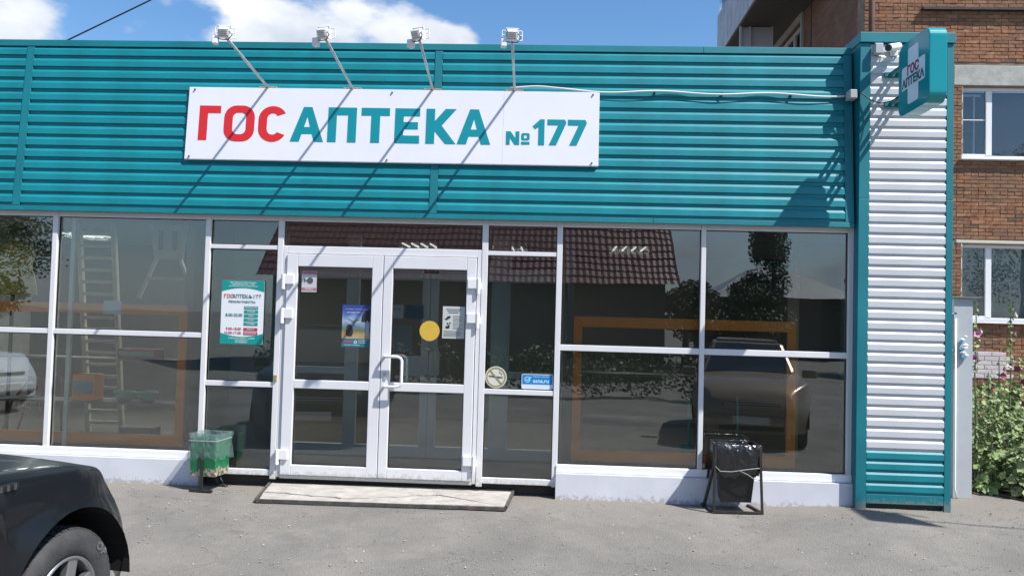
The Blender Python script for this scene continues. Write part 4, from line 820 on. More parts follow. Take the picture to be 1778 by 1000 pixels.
# ------------------------------------------------------------------ vehicles
def car(name, label, paint, loc, heading, cat='car', hi=True, plate=True):
    """x forward, y left, origin under the front axle"""
    t = thing(name, label, cat, (0, 0, 0))
    RW = .34; AX = (0.0, -2.45); RA = .445; W = .86; ZC = .34
    # side stations
    xs = [.66, .65, .63, .60, .56, .51, .46]
    xs += [RA*math.cos(R_(a)) for a in range(0, 181, 9)]
    xs += [-.5, -.62, -.8, -1.0, -1.3, -1.6, -1.85, -1.98]
    xs += [AX[1]+RA*math.cos(R_(a)) for a in range(0, 181, 9)]
    xs += [-2.95, -3.1, -3.22, -3.28, -3.30]
    def zbot(x):
        for ax in AX:
            if abs(x-ax) <= RA+1e-6: return max(.27, ZC+math.sqrt(max(0, RA*RA-(x-ax)**2))) if abs(x-ax) < RA-1e-4 else .27
        return .27 if x > -3.2 else .35
    def ztop(x):
        pts = [(.66, .77), (.63, .84), (.56, .885), (.42, .93), (.0, .99), (-.5, 1.03), (-.8, 1.045), (-1.5, 1.055), (-3.0, 1.06), (-3.30, 1.02)]
        for (a, za), (b, zb) in zip(pts, pts[1:]):
            if b <= x <= a: u_ = (a-x)/(a-b); return za+(zb-za)*u_
        return .98
    def wid(x):
        if x > .15: u_ = (x-.15)/.51; return W*(1-.30*u_**2.2)
        if x < -2.9: u_ = (-2.9-x)/.4; return W*(1-.10*u_**2)
        return W
    NS, NT = 10, 8; V = []; 
    for x in xs:
        zb, zt_, w_ = zbot(x), ztop(x), wid(x); flare = 0
        row = []
        for i in range(NS):
            u_ = i/(NS-1); z = zb+(zt_-.045-zb)*u_
            fl = 0
            for ax in AX:
                dd = math.hypot(x-ax, z-ZC)
                if dd < RA+.10: fl = max(fl, .022*(1-(dd-RA)/.10) if dd >= RA-.02 else .022)
            y = w_*(1-.055*max(0, (z-.62)/.40)**2 - .05*max(0, (.5-z)/.25)**2)+fl-.012*math.exp(-((z-.80)/.03)**2)
            row.append((x, -y, z))
        ys_ = -row[-1][1]
        for i in range(NT+1):
            a = R_(90*min(1, (i+1)/3)) if i < 3 else None
            if i < 3: row.append((x, -(ys_-.045*(1-math.cos(a))), zt_-.045+.045*math.sin(a)))
            else:
                u_ = (i-2)/(NT-2); yy = (ys_-.045)*(1-u_); row.append((x, -yy, zt_+.035*(1-(yy/(ys_-.045))**2)))
        V.append(row)
    V = [[((x-.24*max(0, (z-.55)/.42)**1.5*min(1, (x-.12)/.54)) if x > .12 else x, y*(1-(.10*max(0, (z-.6)/.35)*min(1, (x-.12)/.5) if x > .12 else 0)), z) for x, y, z in row] for row in V]
    n = len(V[0]); mb = MB(); vs = []; fs = []
    for row in V: vs += row
    for row in V: vs += [(p[0], -p[1], p[2]) for p in row]
    K = len(xs); off = K*n
    for j in range(K-1):
        for i in range(n-1):
            a, b, c, d = j*n+i, j*n+i+1, (j+1)*n+i+1, (j+1)*n+i
            fs.append((a, b, c, d)); fs.append((off+d, off+c, off+b, off+a))
    for j, rev in ((0, False), (K-1, True)):
        for i in range(n-1): 
            q = (j*n+i, off+j*n+i, off+j*n+i+1, j*n+i+1); fs.append(q if not rev else q[::-1])
    mb.add(vs, fs); body = mb.build('body', paint, t, smooth=True, fix=True)
    md = body.modifiers.new('w', 'WELD'); md.merge_threshold = .0008
    es = body.modifiers.new('e', 'EDGE_SPLIT'); es.split_angle = R_(40)
    # under tray and wheel wells
    MB().box(-3.1, .6, -.60, .60, .24, .62).build('underbody', BPLA, t)
    for ax in AX:
        for s in (-1, 1):
            ww = MB(); k = 18; va = []
            for y_ in (s*.50, s*(W-.02)):
                va += [(ax+(RA+.004)*math.cos(R_(180*i/k)), y_, ZC+(RA+.004)*math.sin(R_(180*i/k))) for i in range(k+1)]
            ff = [(i, i+1, k+2+i, k+1+i) for i in range(k)]+[tuple(range(k+1))]
            ww.add(va, ff).build('wheel_well', M('well_black', (.008, .008, .008), .9), t)
    # wheels
    TY_ = M('tyre_rubber', (.042, .042, .044), .8, var=.2, vs=9, bump=.3, bs=60); ALLOY = M('alloy', (.34, .34, .35), .35, metal=.8)
    for ai, ax in enumerate(AX):
        for s in (-1, 1):
            yo = s*(W-.035); sgn = s
            def ty(mb, prof, n=56):
                base = len(mb.v)
                for r, y_ in prof:
                    for k in range(n): a = 2*math.pi*k/n; mb.v.append((ax+r*math.cos(a), yo-sgn*y_, ZC+r*math.sin(a)))
                for i in range(len(prof)-1):
                    for k in range(n): l = (k+1) % n; mb.f.append((base+i*n+k, base+i*n+l, base+(i+1)*n+l, base+(i+1)*n+k))
                return mb
            tp = [(.205, .015), (.215, .002), (.25, -.006), (.29, -.003), (.318, .008), (.333, .028), (RW-.004, .045), (RW-.004, .185), (.325, .205), (.27, .22), (.205, .21)]
            tyre = ty(MB(), tp).build('tyre', TY_, t, smooth=True)
            if hi and s == -1 and ai == 0:
                tr = MB(); nb = 44
                for k in range(nb):
                    for q, (y0, y1, of) in enumerate(((.022, .062, 0), (.070, .110, .5), (.118, .158, 0), (.166, .20, .5))):
                        a0 = 2*math.pi*(k+of*.5)/nb; a1 = a0+2*math.pi/nb*.74; 
                        ra, rb = (.327, RW+.003) if q == 0 else (RW-.006, RW+.005)
                        r_out0 = .338 if q == 0 else RW+.004
                        vv = []
                        for a in (a0, a1):
                            for (r, y_) in ((ra-.004, y0), (r_out0, y0), (RW+.004, y1), (RW-.006, y1)): vv.append((ax+r*math.cos(a), yo-sgn*y_, ZC+r*math.sin(a)))
                        tr.add(vv, [(0, 1, 2, 3), (7, 6, 5, 4), (0, 4, 5, 1), (1, 5, 6, 2), (2, 6, 7, 3), (3, 7, 4, 0)])
                tag(tr.build('tread_blocks', TY_, tyre), kind='stuff')
                # raised outline letters
                for ch, ang in (('O', 50), ('P', 39)):
                    a = R_(ang)
                    def TL(p, a=a): 
                        rr_ = .272+p.z; th = a-p.x/.28
                        return Vector((ax+rr_*math.cos(th), yo+.0085+(-.002), ZC+rr_*math.sin(th))) if False else Vector((ax+rr_*math.cos(th), yo-sgn*(-.010)-0, ZC+rr_*math.sin(th)))
                    c_ = bpy.data.curves.new('t', 'FONT'); c_.body = ch; c_.size = .056; c_.fill_mode = 'NONE'; c_.bevel_depth = .0016; c_.bevel_resolution = 1
                    o_ = bpy.data.objects.new('t', c_); COL.objects.link(o_); bpy.context.view_layer.update(); me_ = bpy.data.meshes.new_from_object(o_); bpy.data.objects.remove(o_)
                    for v in me_.vertices: v.co = TL(Vector((v.co.x, 0, v.co.y)))
                    me_.materials.clear(); me_.materials.append(M('tyre_letter', (.30, .30, .29), .7)); link('letter', me_, tyre)
            rim = ty(MB(), [(.205, .012), (.198, .0), (.190, .004), (.185, .03), (.18, .12)]); 
            rm = rim.build('rim', ALLOY, t, smooth=True)
            sp = MB()
            for k in range(6):
                a = 2*math.pi*k/6+.3; ca_, sa_ = math.cos(a), math.sin(a)
                def pt(r, w_, y_): return (ax+r*ca_-w_*sa_, yo-sgn*y_, ZC+r*sa_+w_*ca_)
                vv = [pt(.04, -.030, .004), pt(.04, .030, .004), pt(.192, .034, .012), pt(.192, -.034, .012), pt(.04, -.030, .05), pt(.04, .030, .05), pt(.192, .034, .05), pt(.192, -.034, .05)]
                sp.add(vv, [(0, 1, 2, 3), (7, 6, 5, 4), (0, 4, 5, 1), (1, 5, 6, 2), (2, 6, 7, 3), (3, 7, 4, 0)])
            sp.build('spokes', ALLOY, rm, bevel=.006)
            ty(MB(), [(.0, -.004), (.045, -.002), (.06, .004), (.06, .05)], 24).build('hub_cap', ALLOY, rm, smooth=True)
            ty(MB(), [(.0, .07), (.185, .07)], 32).build('brake_disc', BPLA, rm)
    # greenhouse
    GB = M('car_glass', (.015, .02, .022), .06, spec=.9, coat=.4)
    zb, zr = 1.045, 1.54
    B = [(-.62, .72), (-3.12, .74)]; Rf = [(-1.28, .56), (-2.95, .58)]
    def P4(y): return None
    cab = MB(); vs = []
    for z, (a, b) in ((zb, B), (zr, Rf)):
        for (x, w_) in (a, b):
            vs += [(x, -w_, z), (x, w_, z)]
    cab.add(vs, [(0, 1, 5, 4), (2, 6, 7, 3), (0, 4, 6, 2), (1, 3, 7, 5), (4, 5, 7, 6), (0, 2, 3, 1)]).build('cabin', paint, t, bevel=.05)
    rb = MB(); rb.box(-2.85, -1.38, -.50, .50, zr-.01, zr+.045).build('roof_panel', paint, t, bevel=.03)
    def quad(a, b, c, d, name, inset=.07, lift=.006):
        P_ = [Vector(p) for p in (a, b, c, d)]; ce = sum(P_, Vector())/4; nrm = (P_[1]-P_[0]).cross(P_[3]-P_[0]).normalized()
        if nrm.dot(ce-Vector((-1.9, 0, 1.1))) < 0: nrm = -nrm
        Q = [p+(ce-p).normalized()*inset+nrm*lift for p in P_]; Q2 = [q-nrm*.012 for q in Q]
        MB().add(Q+Q2, [(0, 1, 2, 3), (7, 6, 5, 4), (0, 4, 5, 1), (1, 5, 6, 2), (2, 6, 7, 3), (3, 7, 4, 0)]).build(name, GB, t, bevel=.004)
    quad(vs[0], vs[1], vs[5], vs[4], 'windscreen'); quad(vs[2], vs[3], vs[7], vs[6], 'rear_window')
    for s in (0, 1):
        a, b, c, d = Vector(vs[0+s]), Vector(vs[2+s]), Vector(vs[6+s]), Vector(vs[4+s])
        m1, m2 = a.lerp(b, .52), d.lerp(c, .40); quad(a, m1, m2, d, 'side_window', .05); quad(m1, b, c, m2, 'side_window', .05)
    # front details
    for s in (-1, 1):
        hl = MB(); lathe(hl, (0, 0, 0), [(.001, .03), (.045, .024), (.07, .01), (.078, -.01)], 20, 1, 1)
        o = hl.build('headlight', M('headlight_lens', (.45, .47, .50), .08, spec=.9, coat=.8), t, smooth=True); o.rotation_euler = (0, R_(82), R_(-24*(-s)*-1)); o.location = (.44, s*.50, .76); o.scale = (1, 1.5, 1)
        mr_ = MB().box(-.09, .03, -.11, .11, -.06, .07).build('wing_mirror', paint, t, bevel=.03); mr_.location = (-.72, s*.94, 1.05)
    MB().box(.45, .632, -.40, .40, .60, .70).build('grille', BPLA, t, bevel=.01)
    gs = MB()
    for k in range(3): gs.box(.631, .643, -.38, .38, .615+.03*k, .625+.03*k)
    gs.build('grille_bar', GALV, t)
    MB().box(.50, .705, -.58, .58, .36, .52).build('bumper', paint, t, bevel=.04)
    MB().box(.58, .708, -.45, .45, .30, .37).build('air_intake', BPLA, t, bevel=.01)
    if plate: MB().box(.706, .712, -.26, .26, .40, .51).build('number_plate', M('plate', (.55, .55, .55), .5), t)
    if hi:
        # bonnet seam and louvred cowl vent on the side visible to the viewer
        seam = MB(); pts = []
        for x in [.60-.06*i for i in range(20)]: f_ = max(0, min(1, (x-.12)/.54)); z_ = ztop(x)-.028; pts.append((x-.24*max(0, (z_-.55)/.42)**1.5*f_, -(wid(x)*.945-.012)*(1-.10*max(0, (z_-.6)/.35)*min(1, max(0, (x-.12)/.5))), z_))
        seam.tube(pts, .0055, 6); seam.tube([(p[0], -p[1], p[2]) for p in pts], .0055, 6); seam.build('bonnet_seam', BPLA, t)
        v_ = MB().box(-.66, -.36, -.838, -.800, .950, .985).build('side_vent', BPLA, t, bevel=.012)
        for k in range(7): MB().box(-.64+.04*k, -.625+.04*k, -.845, -.838, .955, .98).build('louvre', M('louvre_grey', (.05, .05, .055), .4), v_)
        for s in (-1, 1):
            dm = MB(); dm.tube([(-.78, s*(W+.000), .32), (-.80, s*(W+.001), .6), (-.80, s*(W-.006), .78), (-.74, s*(W-.04), .96)], .004, 6); dm.build('door_gap', BPLA, t)
    t.rotation_euler = (0, 0, heading); t.location = loc
    return t
def paint(name, col, rough=.3, metal=.1): return M(name, col, rough, metal=metal, var=.05, vs=1.2, coat=.2, spec=.35, dirt=tuple(min(1, c*1.0+.05) for c in col), ds=1.5, dth=.58)
hd = R_(82); W0 = Vector((-2.35, -3.62, gz(-3.6))); rt = Vector((math.sin(hd), -math.cos(hd), 0))
car('parked_car', 'dark charcoal car parked nose towards the shop at the lower left corner', paint('charcoal_paint', (.006, .007, .009)), W0-rt*.825, hd)

# ------------------------------------------------------------------ brick apartment block
BY = 7.4
ab = thing('apartment_building', 'brown brick apartment block rising behind the pharmacy with white windows and glazed balconies', 'building', (7, BY, 0))
rB = random.Random(21)
wins = [(7.305, 9.10, 4.722, 6.036), (7.310, 9.10, 1.80, 3.185)]
X0B = 5.55
# core wall pieces round the window openings
def wallbox(x0, x1, z0, z1): return (x0, x1, BY+.012, BY+.35, z0, z1)
core = MB()
for x0, x1, z0, z1 in ((X0B, 7.305, -.3, 14), (9.10, 14, -.3, 14), (7.305, 9.10, -.3, 1.80), (7.305, 9.10, 3.185, 4.722), (7.305, 9.10, 6.036, 14)): core.box(*wallbox(x0, x1, z0, z1))
core.build('wall', MORTAR, ab)
BRM = []
for k in range(5):
    a = MB(); L_, H_ = .245, .055
    j = [rB.uniform(-.004, .004) for _ in range(8)]
    a.add([(0+j[0], 0, 0+j[1]), (L_+j[2], 0, 0+j[3]), (L_+j[4], 0, H_+j[5]), (0+j[6], 0, H_+j[7]), (0, .02, 0), (L_, .02, 0), (L_, .02, H_), (0, .02, H_)], [(0, 1, 2, 3), (0, 4, 5, 1), (1, 5, 6, 2), (2, 6, 7, 3), (3, 7, 4, 0)])
    BRM.append(a.mesh('brick', BRICK_O))
half = MB().add([(0, 0, .002), (.117, 0, 0), (.118, 0, .055), (0, 0, .054), (0, .02, 0), (.117, .02, 0), (.118, .02, .055), (0, .02, .054)], [(0, 1, 2, 3), (0, 4, 5, 1), (1, 5, 6, 2), (2, 6, 7, 3), (3, 7, 4, 0)]).mesh('brick', BRICK_O)
cands = []; 
LINT = [(7.14, 9.2, 6.040, 6.42), (7.14, 9.2, 3.19, 3.26)]
row = 0; z = -.2
while z < 9.0:
    x = X0B+(.0 if row % 2 else .1275); hdr = (row % 5 == 4)
    if row % 2 == 0: cands.append((X0B, z, .117))
    if hdr: x = X0B
    while x < 12.5:
        ln_ = .117 if hdr else .245
        x1 = x+ln_; ok = True
        for (a, b, c, d) in wins+LINT:
            if x1 > a-.001 and x < b+.001 and z+.055 > c and z < d: 
                ok = False
                if x < a-.05 and x1 > a: cands.append((x, z, a-x-.006))
                break
        if ok: cands.append((x, z, ln_))
        x += ln_+.0105
    z += .0668; row += 1
def vis(x, z):
    return (x < 8.5) and ((7.14 < x and z < 4.6 and z > .95) or (z > 6.42 and z < 7.35) or (x > 7.1 and 4.4 < z < 6.5))
shown = [c for c in cands if vis(c[0], c[1])]; rB.shuffle(shown); single = set(shown[:300])
mass = MB()
for c in cands:
    x, z, l = c; dy = rB.uniform(-.006, .005); zz = z+rB.uniform(-.003, .003)
    if c in single and l in (.245, .117):
        o = link('brick', rB.choice(BRM) if l == .245 else half, ab, (x-7, dy, zz)); o.rotation_euler = (0, rB.uniform(-.012, .012), 0)
    else:
        j = [rB.uniform(-.003, .003) for _ in range(4)]
        mass.add([(x, BY+dy, zz+j[0]), (x+l, BY+dy, zz+j[1]), (x+l, BY+dy, zz+.055+j[2]), (x, BY+dy, zz+.055+j[3]), (x, BY+.02, zz), (x+l, BY+.02, zz), (x+l, BY+.02, zz+.055), (x, BY+.02, zz+.055)], [(0, 1, 2, 3), (0, 4, 5, 1), (1, 5, 6, 2), (2, 6, 7, 3), (3, 7, 4, 0)])
tag(mass.build('brick_courses', BRICK_I, ab, fix=False), kind='stuff')
MB().box(7.14, 9.3, BY-.012, BY+.1, 6.045, 6.41).build('lintel', CONC, ab, bevel=.01)
MB().box(7.2, 9.3, BY-.008, BY+.1, 3.192, 3.25).build('lintel', M('pale_lintel', (.5, .48, .4), .8), ab, bevel=.01)
# white painted brick patch
MB().box(7.44, 8.02, BY-.010, BY+.01, .79, 1.27).build('paint_patch', M('white_joint', (.36, .36, .36), .9), ab)
wp = MB(); 
for r in range(6):
    for k in range(4):
        x = 7.45+.2555*k+(.1275 if r % 2 else 0); z = .80+.0765*r*1.02
        if x > 8.0: continue
        wp.box(x, x+.245, BY-.018, BY, z, z+.068)
tag(wp.build('painted_bricks', M('white_brick', (.50, .46, .46), .8, var=.08, bump=.4, bs=40), ab, bevel=.004), kind='stuff')
WF = M('pvc_window', (.74, .75, .76), .35)
CURT = M('net_curtain', (.48, .50, .47), .9, var=.12, vs=6)
for wi, (x0, x1, z0, z1) in enumerate(wins):
    yb = BY+.10; fm = MB(); xm = x0+.50
    fm.box(x0, x1, yb, yb+.06, z0, z0+.07).box(x0, x1, yb, yb+.06, z1-.06, z1).box(x0, x0+.05, yb, yb+.06, z0+.07, z1-.06).box(x1-.05, x1, yb, yb+.06, z0+.07, z1-.06).box(xm-.045, xm+.06, yb-.004, yb+.06, z0+.07, z1-.06)
    fm.box(x0+.05, xm-.045, yb+.001, yb+.05, z0+.07, z0+.10)
    f = fm.build('window_frame', WF, ab, bevel=.006)
    for a, b in ((x0+.05, xm-.045), (xm+.06, x1-.05)): MB().box(a, b, yb+.03, yb+.036, z0+.07, z1-.06).build('glass_pane', GLASSF, f)
    MB().box(x0-.06, x1, BY-.09, yb, z0-.03, z0+.0).build('window_sill', M('sill_tin', (.8, .8, .8), .4), ab, bevel=.004)
    MB().box(x0-.02, x0+.0, BY+.0, yb, z0, z1).build('reveal', M('reveal_plaster', (.5, .5, .44), .8), ab)
    MB().box(x0, x1, yb+.3, yb+.32, z0, z1).build('window_backing', CURT if wi else M('dim_room', (.20, .185, .16), .9), ab)  # upper window: sheet in dim room tone, the room's darkness put into its colour
    if wi == 0:
        MB().box(x0+.28, x0+.31, yb+.1, yb+.13, z0+.07, z1-.1).box(x0+.05, x0+.42, yb+.101, yb+.129, z1-.14, z1-.1).box(x0+.05, xm-.045, yb+.02, yb+.029, z0+.72, z0+.735).build('inner_sash', INFRAME, ab)
    else:
        gr = MB(); 
        for i in range(6): gr.bar((x0+.07+i*.17, yb+.09, z0+.07), (x0+.07+i*.17, yb+.09, z1-.06), .012)
        for zz in (z0+.25, z0+.40, z1-.35): gr.bar((x0+.05, yb+.09, zz), (x1-.05, yb+.09, zz), .012)
        for i in range(2): xa = x0+.07+i*.66; gr.bar((xa, yb+.09, z0+.45), (xa+.55, yb+.09, z1-.5), .012); gr.bar((xa, yb+.09, z1-.5), (xa+.55, yb+.09, z0+.45), .012)
        gr.build('window_grille', M('grille_white', (.42, .44, .43), .5), ab)
# top floor window edge just above the frame
MB().box(6.55, 9.3, BY-.10, BY+.1, 7.40, 7.44).build('window_sill', STEEL, ab)
# side wall receding behind the pharmacy, with corner drainpipe
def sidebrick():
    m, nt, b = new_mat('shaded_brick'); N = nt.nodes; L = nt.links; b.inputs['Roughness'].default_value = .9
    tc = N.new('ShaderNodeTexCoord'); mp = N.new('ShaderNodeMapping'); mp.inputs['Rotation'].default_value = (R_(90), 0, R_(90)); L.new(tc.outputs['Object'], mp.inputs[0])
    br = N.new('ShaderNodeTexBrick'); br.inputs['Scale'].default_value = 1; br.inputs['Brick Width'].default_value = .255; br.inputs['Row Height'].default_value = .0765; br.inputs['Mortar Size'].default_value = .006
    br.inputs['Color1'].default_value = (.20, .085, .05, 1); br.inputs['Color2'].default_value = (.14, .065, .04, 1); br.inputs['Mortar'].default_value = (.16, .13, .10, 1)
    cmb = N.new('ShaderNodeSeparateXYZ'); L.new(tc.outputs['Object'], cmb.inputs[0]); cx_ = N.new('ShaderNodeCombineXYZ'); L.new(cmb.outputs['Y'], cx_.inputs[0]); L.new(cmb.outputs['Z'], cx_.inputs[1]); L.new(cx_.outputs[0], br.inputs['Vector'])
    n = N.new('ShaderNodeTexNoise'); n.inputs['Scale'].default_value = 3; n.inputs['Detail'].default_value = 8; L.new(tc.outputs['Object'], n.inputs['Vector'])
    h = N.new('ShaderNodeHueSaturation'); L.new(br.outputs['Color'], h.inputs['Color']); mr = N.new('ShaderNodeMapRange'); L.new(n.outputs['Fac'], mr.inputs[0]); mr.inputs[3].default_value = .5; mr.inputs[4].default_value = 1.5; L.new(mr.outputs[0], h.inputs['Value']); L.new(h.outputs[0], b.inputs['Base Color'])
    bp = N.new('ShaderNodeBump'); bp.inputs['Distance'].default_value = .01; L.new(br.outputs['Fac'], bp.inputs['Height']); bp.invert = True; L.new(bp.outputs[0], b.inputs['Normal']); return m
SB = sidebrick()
sw = MB()
wy0, wy1, wz0, wz1 = 11.2, 13.4, 7.0, 8.62      # opening in the side wall
for y0, y1, z0, z1 in ((BY+.02, wy0, -.3, 14), (wy1, 15.8, -.3, 14), (wy0, wy1, -.3, wz0), (wy0, wy1, wz1, 14)): sw.box(X0B+.005, X0B+.3, y0, y1, z0, z1)
sw.build('side_wall', SB, ab)
MB().box(X0B-.01, X0B+.28, 10.5, 10.55, -.3, 14).build('panel_joint', DARKIN, ab)
f = MB(); xw = X0B+.08
f.box(xw, xw+.06, wy0, wy1, wz0, wz0+.08).box(xw, xw+.06, wy0, wy1, wz1-.08, wz1)
for y in (wy0, wy0+.85, wy0+1.7, wy1-.08): f.box(xw-.002, xw+.062, y, y+.08, wz0+.08, wz1-.08)
f.box(xw+.001, xw+.059, wy0+.08, wy0+.85, wz0+.95, wz0+1.03)
f = f.build('window_frame', M('old_white_paint', (.45, .45, .42), .6), ab)
MB().box(xw+.03, xw+.036, wy0, wy1, wz0, wz1).build('glass_pane', GLASSF, f)
MB().box(xw+.4, xw+.42, wy0-.5, wy1+.5, wz0-.5, wz1+.5).build('window_backing', MC['dim_room'], ab)  # sheet coloured as the dim room behind the side window
MB().box(X0B-.05, X0B+.004, wy0-.12, wy0-.02, wz0-.1, wz1+.3).box(X0B-.05, X0B+.003, wy0-.02, wy1+.1, wz1+.02, wz1+.3).build('window_surround', M('plaster_band', (.33, .32, .29), .85), ab)
# balcony above with pale siding front, and glazed one below
bal = MB(); bx0 = 4.30
for k, y in enumerate([9.4+.44*i for i in range(12)]): bal.box(bx0, bx0+.03, y, y+.42, 8.82, 10.0)
bal.build('balcony_panel', M('pale_panel', (.36, .39, .44), .6, var=.12, vs=3), ab, bevel=.01)
MB().box(bx0+.03, X0B, 9.4, 14.6, 8.78, 8.90).build('balcony_slab', M('slab_dark', (.08, .07, .06), .9), ab)
for k in range(9): MB().box(bx0+.02, X0B, 9.37, 9.395, 8.95+.11*k, 9.05+.11*k).build('balcony_board', M('cream_board', (.50, .50, .42), .6), ab, bevel=.004)
MB().box(4.37, 5.07, 12.1, 12.14, 6, 8.775).build('balcony_end', M('shaded_panel', (.42, .42, .44), .7), ab)
gb = MB()
for x in (4.33, 4.55, 5.07): gb.box(x, x+.05, 12.04, 12.09, 6, 8.775)
gb.build('balcony_post', M('old_white_paint', (.45, .45, .42), .6), ab)
MB().box(bx0+.02, bx0+.03, 9.5, 14.5, 10.05, 11.6).build('balcony_glass', GLASSF, ab)
MB().box(bx0+.1, X0B, 14.2, 15.6, 5, 5.2).build('balcony_slab', MC['slab_dark'], ab)
MB().box(bx0+.1, bx0+.13, 14.2, 15.6, 5.2, 6.2).build('balcony_panel', MC['shaded_panel'], ab)
t = thing('drainpipe', 'rusty brown drainpipe running up the corner of the brick block', 'pipe', (5.62, 7.3, 0)); MB().tube([(5.63, 7.28, -.1), (5.63, 7.28, 14)], .055, 12).build('pipe', M('brown_pipe', (.10, .05, .03), .7, var=.3, vs=3), t, smooth=True)
for z in (6.75, 4.0, 9.5): MB().tube([(5.63, 7.28, z), (5.63, 7.28, z+.04)], .065, 12).build('collar', STEEL, t)

# ------------------------------------------------------------------ grey gate post beside the column
gp = thing('gate_post', 'grey sheet metal gate post between the teal column and the hollyhocks', 'post', (3.96, .55, 0))
MB().box(3.872, 4.052, .5, .68, .03, 1.945).build('post', GREYM, gp, bevel=.004)
MB().box(3.84, 4.11, .47, .72, 1.947, 1.962).build('cap_plate', M('cap_dark', (.16, .16, .15), .7), gp)
MB().box(3.60, 3.872, .56, .60, .05, 1.79).build('gate_sheet', M('gate_grey', (.28, .28, .29), .6, var=.06), gp)
MB().box(3.60, 3.90, .50, .60, 1.79, 1.805).build('gate_cap', GREYM, gp)
MB().tube([(3.885, .485, 1.75), (3.885, .485, .12), (3.905, .47, .03)], .009, 8).build('rod', WPLA, gp, smooth=True)
MB().box(3.86, 4.09, .46, .72, -.01, .028).build('foot_plate', M('foot_white', (.6, .6, .6), .6), gp)
t = thing('tied_rag', 'blue and white plastic rag tied round the grey gate post', 'rag', (3.97, .48, 1.45)); rk = random.Random(5)
for k in range(9):
    a = MB(); z = 1.36+.025*k; x = 3.955+.02*math.sin(k*1.7); lathe(a, (x, .475, z), [(.0, 0), (.028*rk.uniform(.6, 1.2), .008), (.03*rk.uniform(.5, 1), .02), (0, .03)], 7, 1, .6); a.build('fold', M('rag_white', (.6, .65, .68), .4) if k % 3 else M('rag_blue', (.06, .28, .5), .4), t)
MB().tube([(3.87, .49, 1.44), (3.78, .5, 1.42), (3.70, .52, 1.43)], .008, 6).build('strap', M('rag_blue', (.06, .28, .5), .4), t)

# ------------------------------------------------------------------ hollyhock bed
LEAF = [M('leaf_a', (.17, .24, .08), .6, island=.35), M('leaf_b', (.12, .18, .06), .6, island=.35), M('leaf_c', (.24, .29, .12), .65, island=.3)]
STEM = M('stem_green', (.14, .19, .08), .6); PET = [M('petal_pink', (.48, .25, .35), .6, island=.2), M('petal_pale', (.62, .50, .48), .6, island=.2), M('petal_maroon', (.22, .04, .07), .6, island=.2)]; EYE = M('flower_eye', (.18, .02, .05), .6)
rp_ = random.Random(33)
def leafpoly(mb, c, nrm, s):
    nrm = nrm.normalized(); u_ = nrm.cross(Vector((0, 0, 1)));  u_ = u_.normalized() if u_.length > .1 else Vector((1, 0, 0)); v_ = nrm.cross(u_); k0 = rp_.random()*6.28; n = 10; pts = [c+nrm*(-.12*s)]
    for k in range(n):
        a = k0+2*math.pi*k/n; r = s*(1 if k % 2 else .80)*rp_.uniform(.85, 1.1)*(.45 if k == 0 else 1); pts.append(c+u_*math.cos(a)*r+v_*math.sin(a)*r+nrm*rp_.uniform(-.05, .1)*s)
    mb.add(pts, [(0, k+1, (k+1) % n+1) for k in range(n)])
def holly(x, y, h, nl, flowers, label, pet, group='hollyhocks beside the gate post', lean=0):
    t = thing('hollyhock', label, 'hollyhock', (x, y, 0), group); pts = [(x+lean*(i/8)**2+rp_.uniform(-.01, .01), y+rp_.uniform(-.01, .01), h*i/8) for i in range(9)]
    MB().tube(pts, [.014-.0012*i for i in range(9)], 6).build('stem', STEM, t)
    lf_ = MB()
    for k in range(int(nl*1.9)):
        u_ = rp_.random()**1.35; z = .08+u_*(h*.93-.08); a = rp_.random()*6.28; d = (1-u_*.88)*rp_.uniform(.08, .30); xx = x+lean*(z/h)**2
        c = Vector((xx+math.cos(a)*d, y+math.sin(a)*d, z+rp_.uniform(-.03, .03))); leafpoly(lf_, c, Vector((math.cos(a)*.9, math.sin(a)*.9-.25, 1.0+rp_.uniform(-.5, .4))), (1-u_*.68)*rp_.uniform(.036, .072))
    for k in range(int(26*h/1.8)):   # buds up the spire
        z = h*(.62+.38*rp_.random()); a = rp_.random()*6.28; leafpoly(lf_, Vector((x+lean*(z/h)**2+math.cos(a)*.022, y+math.sin(a)*.022, z)), Vector((math.cos(a), math.sin(a), .4)), .018)
    tag(lf_.build('foliage', rp_.choice(LEAF), t, fix=False), kind='stuff')
    for k in range(flowers):
        z = h*rp_.uniform(.66, .96) if flowers < 6 else h*rp_.uniform(.60, .97); a = rp_.uniform(3.4, 6.0); c = Vector((x+lean*(z/h)**2+math.cos(a)*.05, y+math.sin(a)*.05, z)); nrm = Vector((math.cos(a), math.sin(a), .25)).normalized()
        f = MB(); u_ = nrm.cross(Vector((0, 0, 1))).normalized(); v_ = nrm.cross(u_); n = 15; s = rp_.uniform(.028, .044)
        pts = [c-nrm*.02]+[c+(u_*math.cos(2*math.pi*q/n)+v_*math.sin(2*math.pi*q/n))*s*(.82+.22*abs(math.sin(2.5*2*math.pi*q/n)))+nrm*rp_.uniform(0, .008) for q in range(n)]
        f.add(pts, [(0, q+1, (q+1) % n+1) for q in range(n)]); fo = f.build('flower', pet, t, fix=False)
        e = MB(); e.add([c-nrm*.006]+[c-nrm*.010+(u_*math.cos(q*.785)+v_*math.sin(q*.785))*.012 for q in range(8)], [(0, q+1, (q+1) % 8+1) for q in range(8)]); e.build('flower_eye', EYE, fo, fix=False)
holly(4.33, 1.0, 1.93, 30, 3, 'tall hollyhock with pink flowers standing right of the grey gate post', PET[0])
holly(4.95, 1.5, 1.95, 46, 3, 'tall hollyhock tipped with a pale flower before the lower brick block window', PET[1])
holly(5.38, 1.35, 1.92, 46, 3, 'tall hollyhock with pale flowers at the right picture edge', PET[1])
holly(5.10, 1.0, 1.5, 60, 1, 'medium hollyhock with maroon flowers in front of the pale tipped one', PET[2])
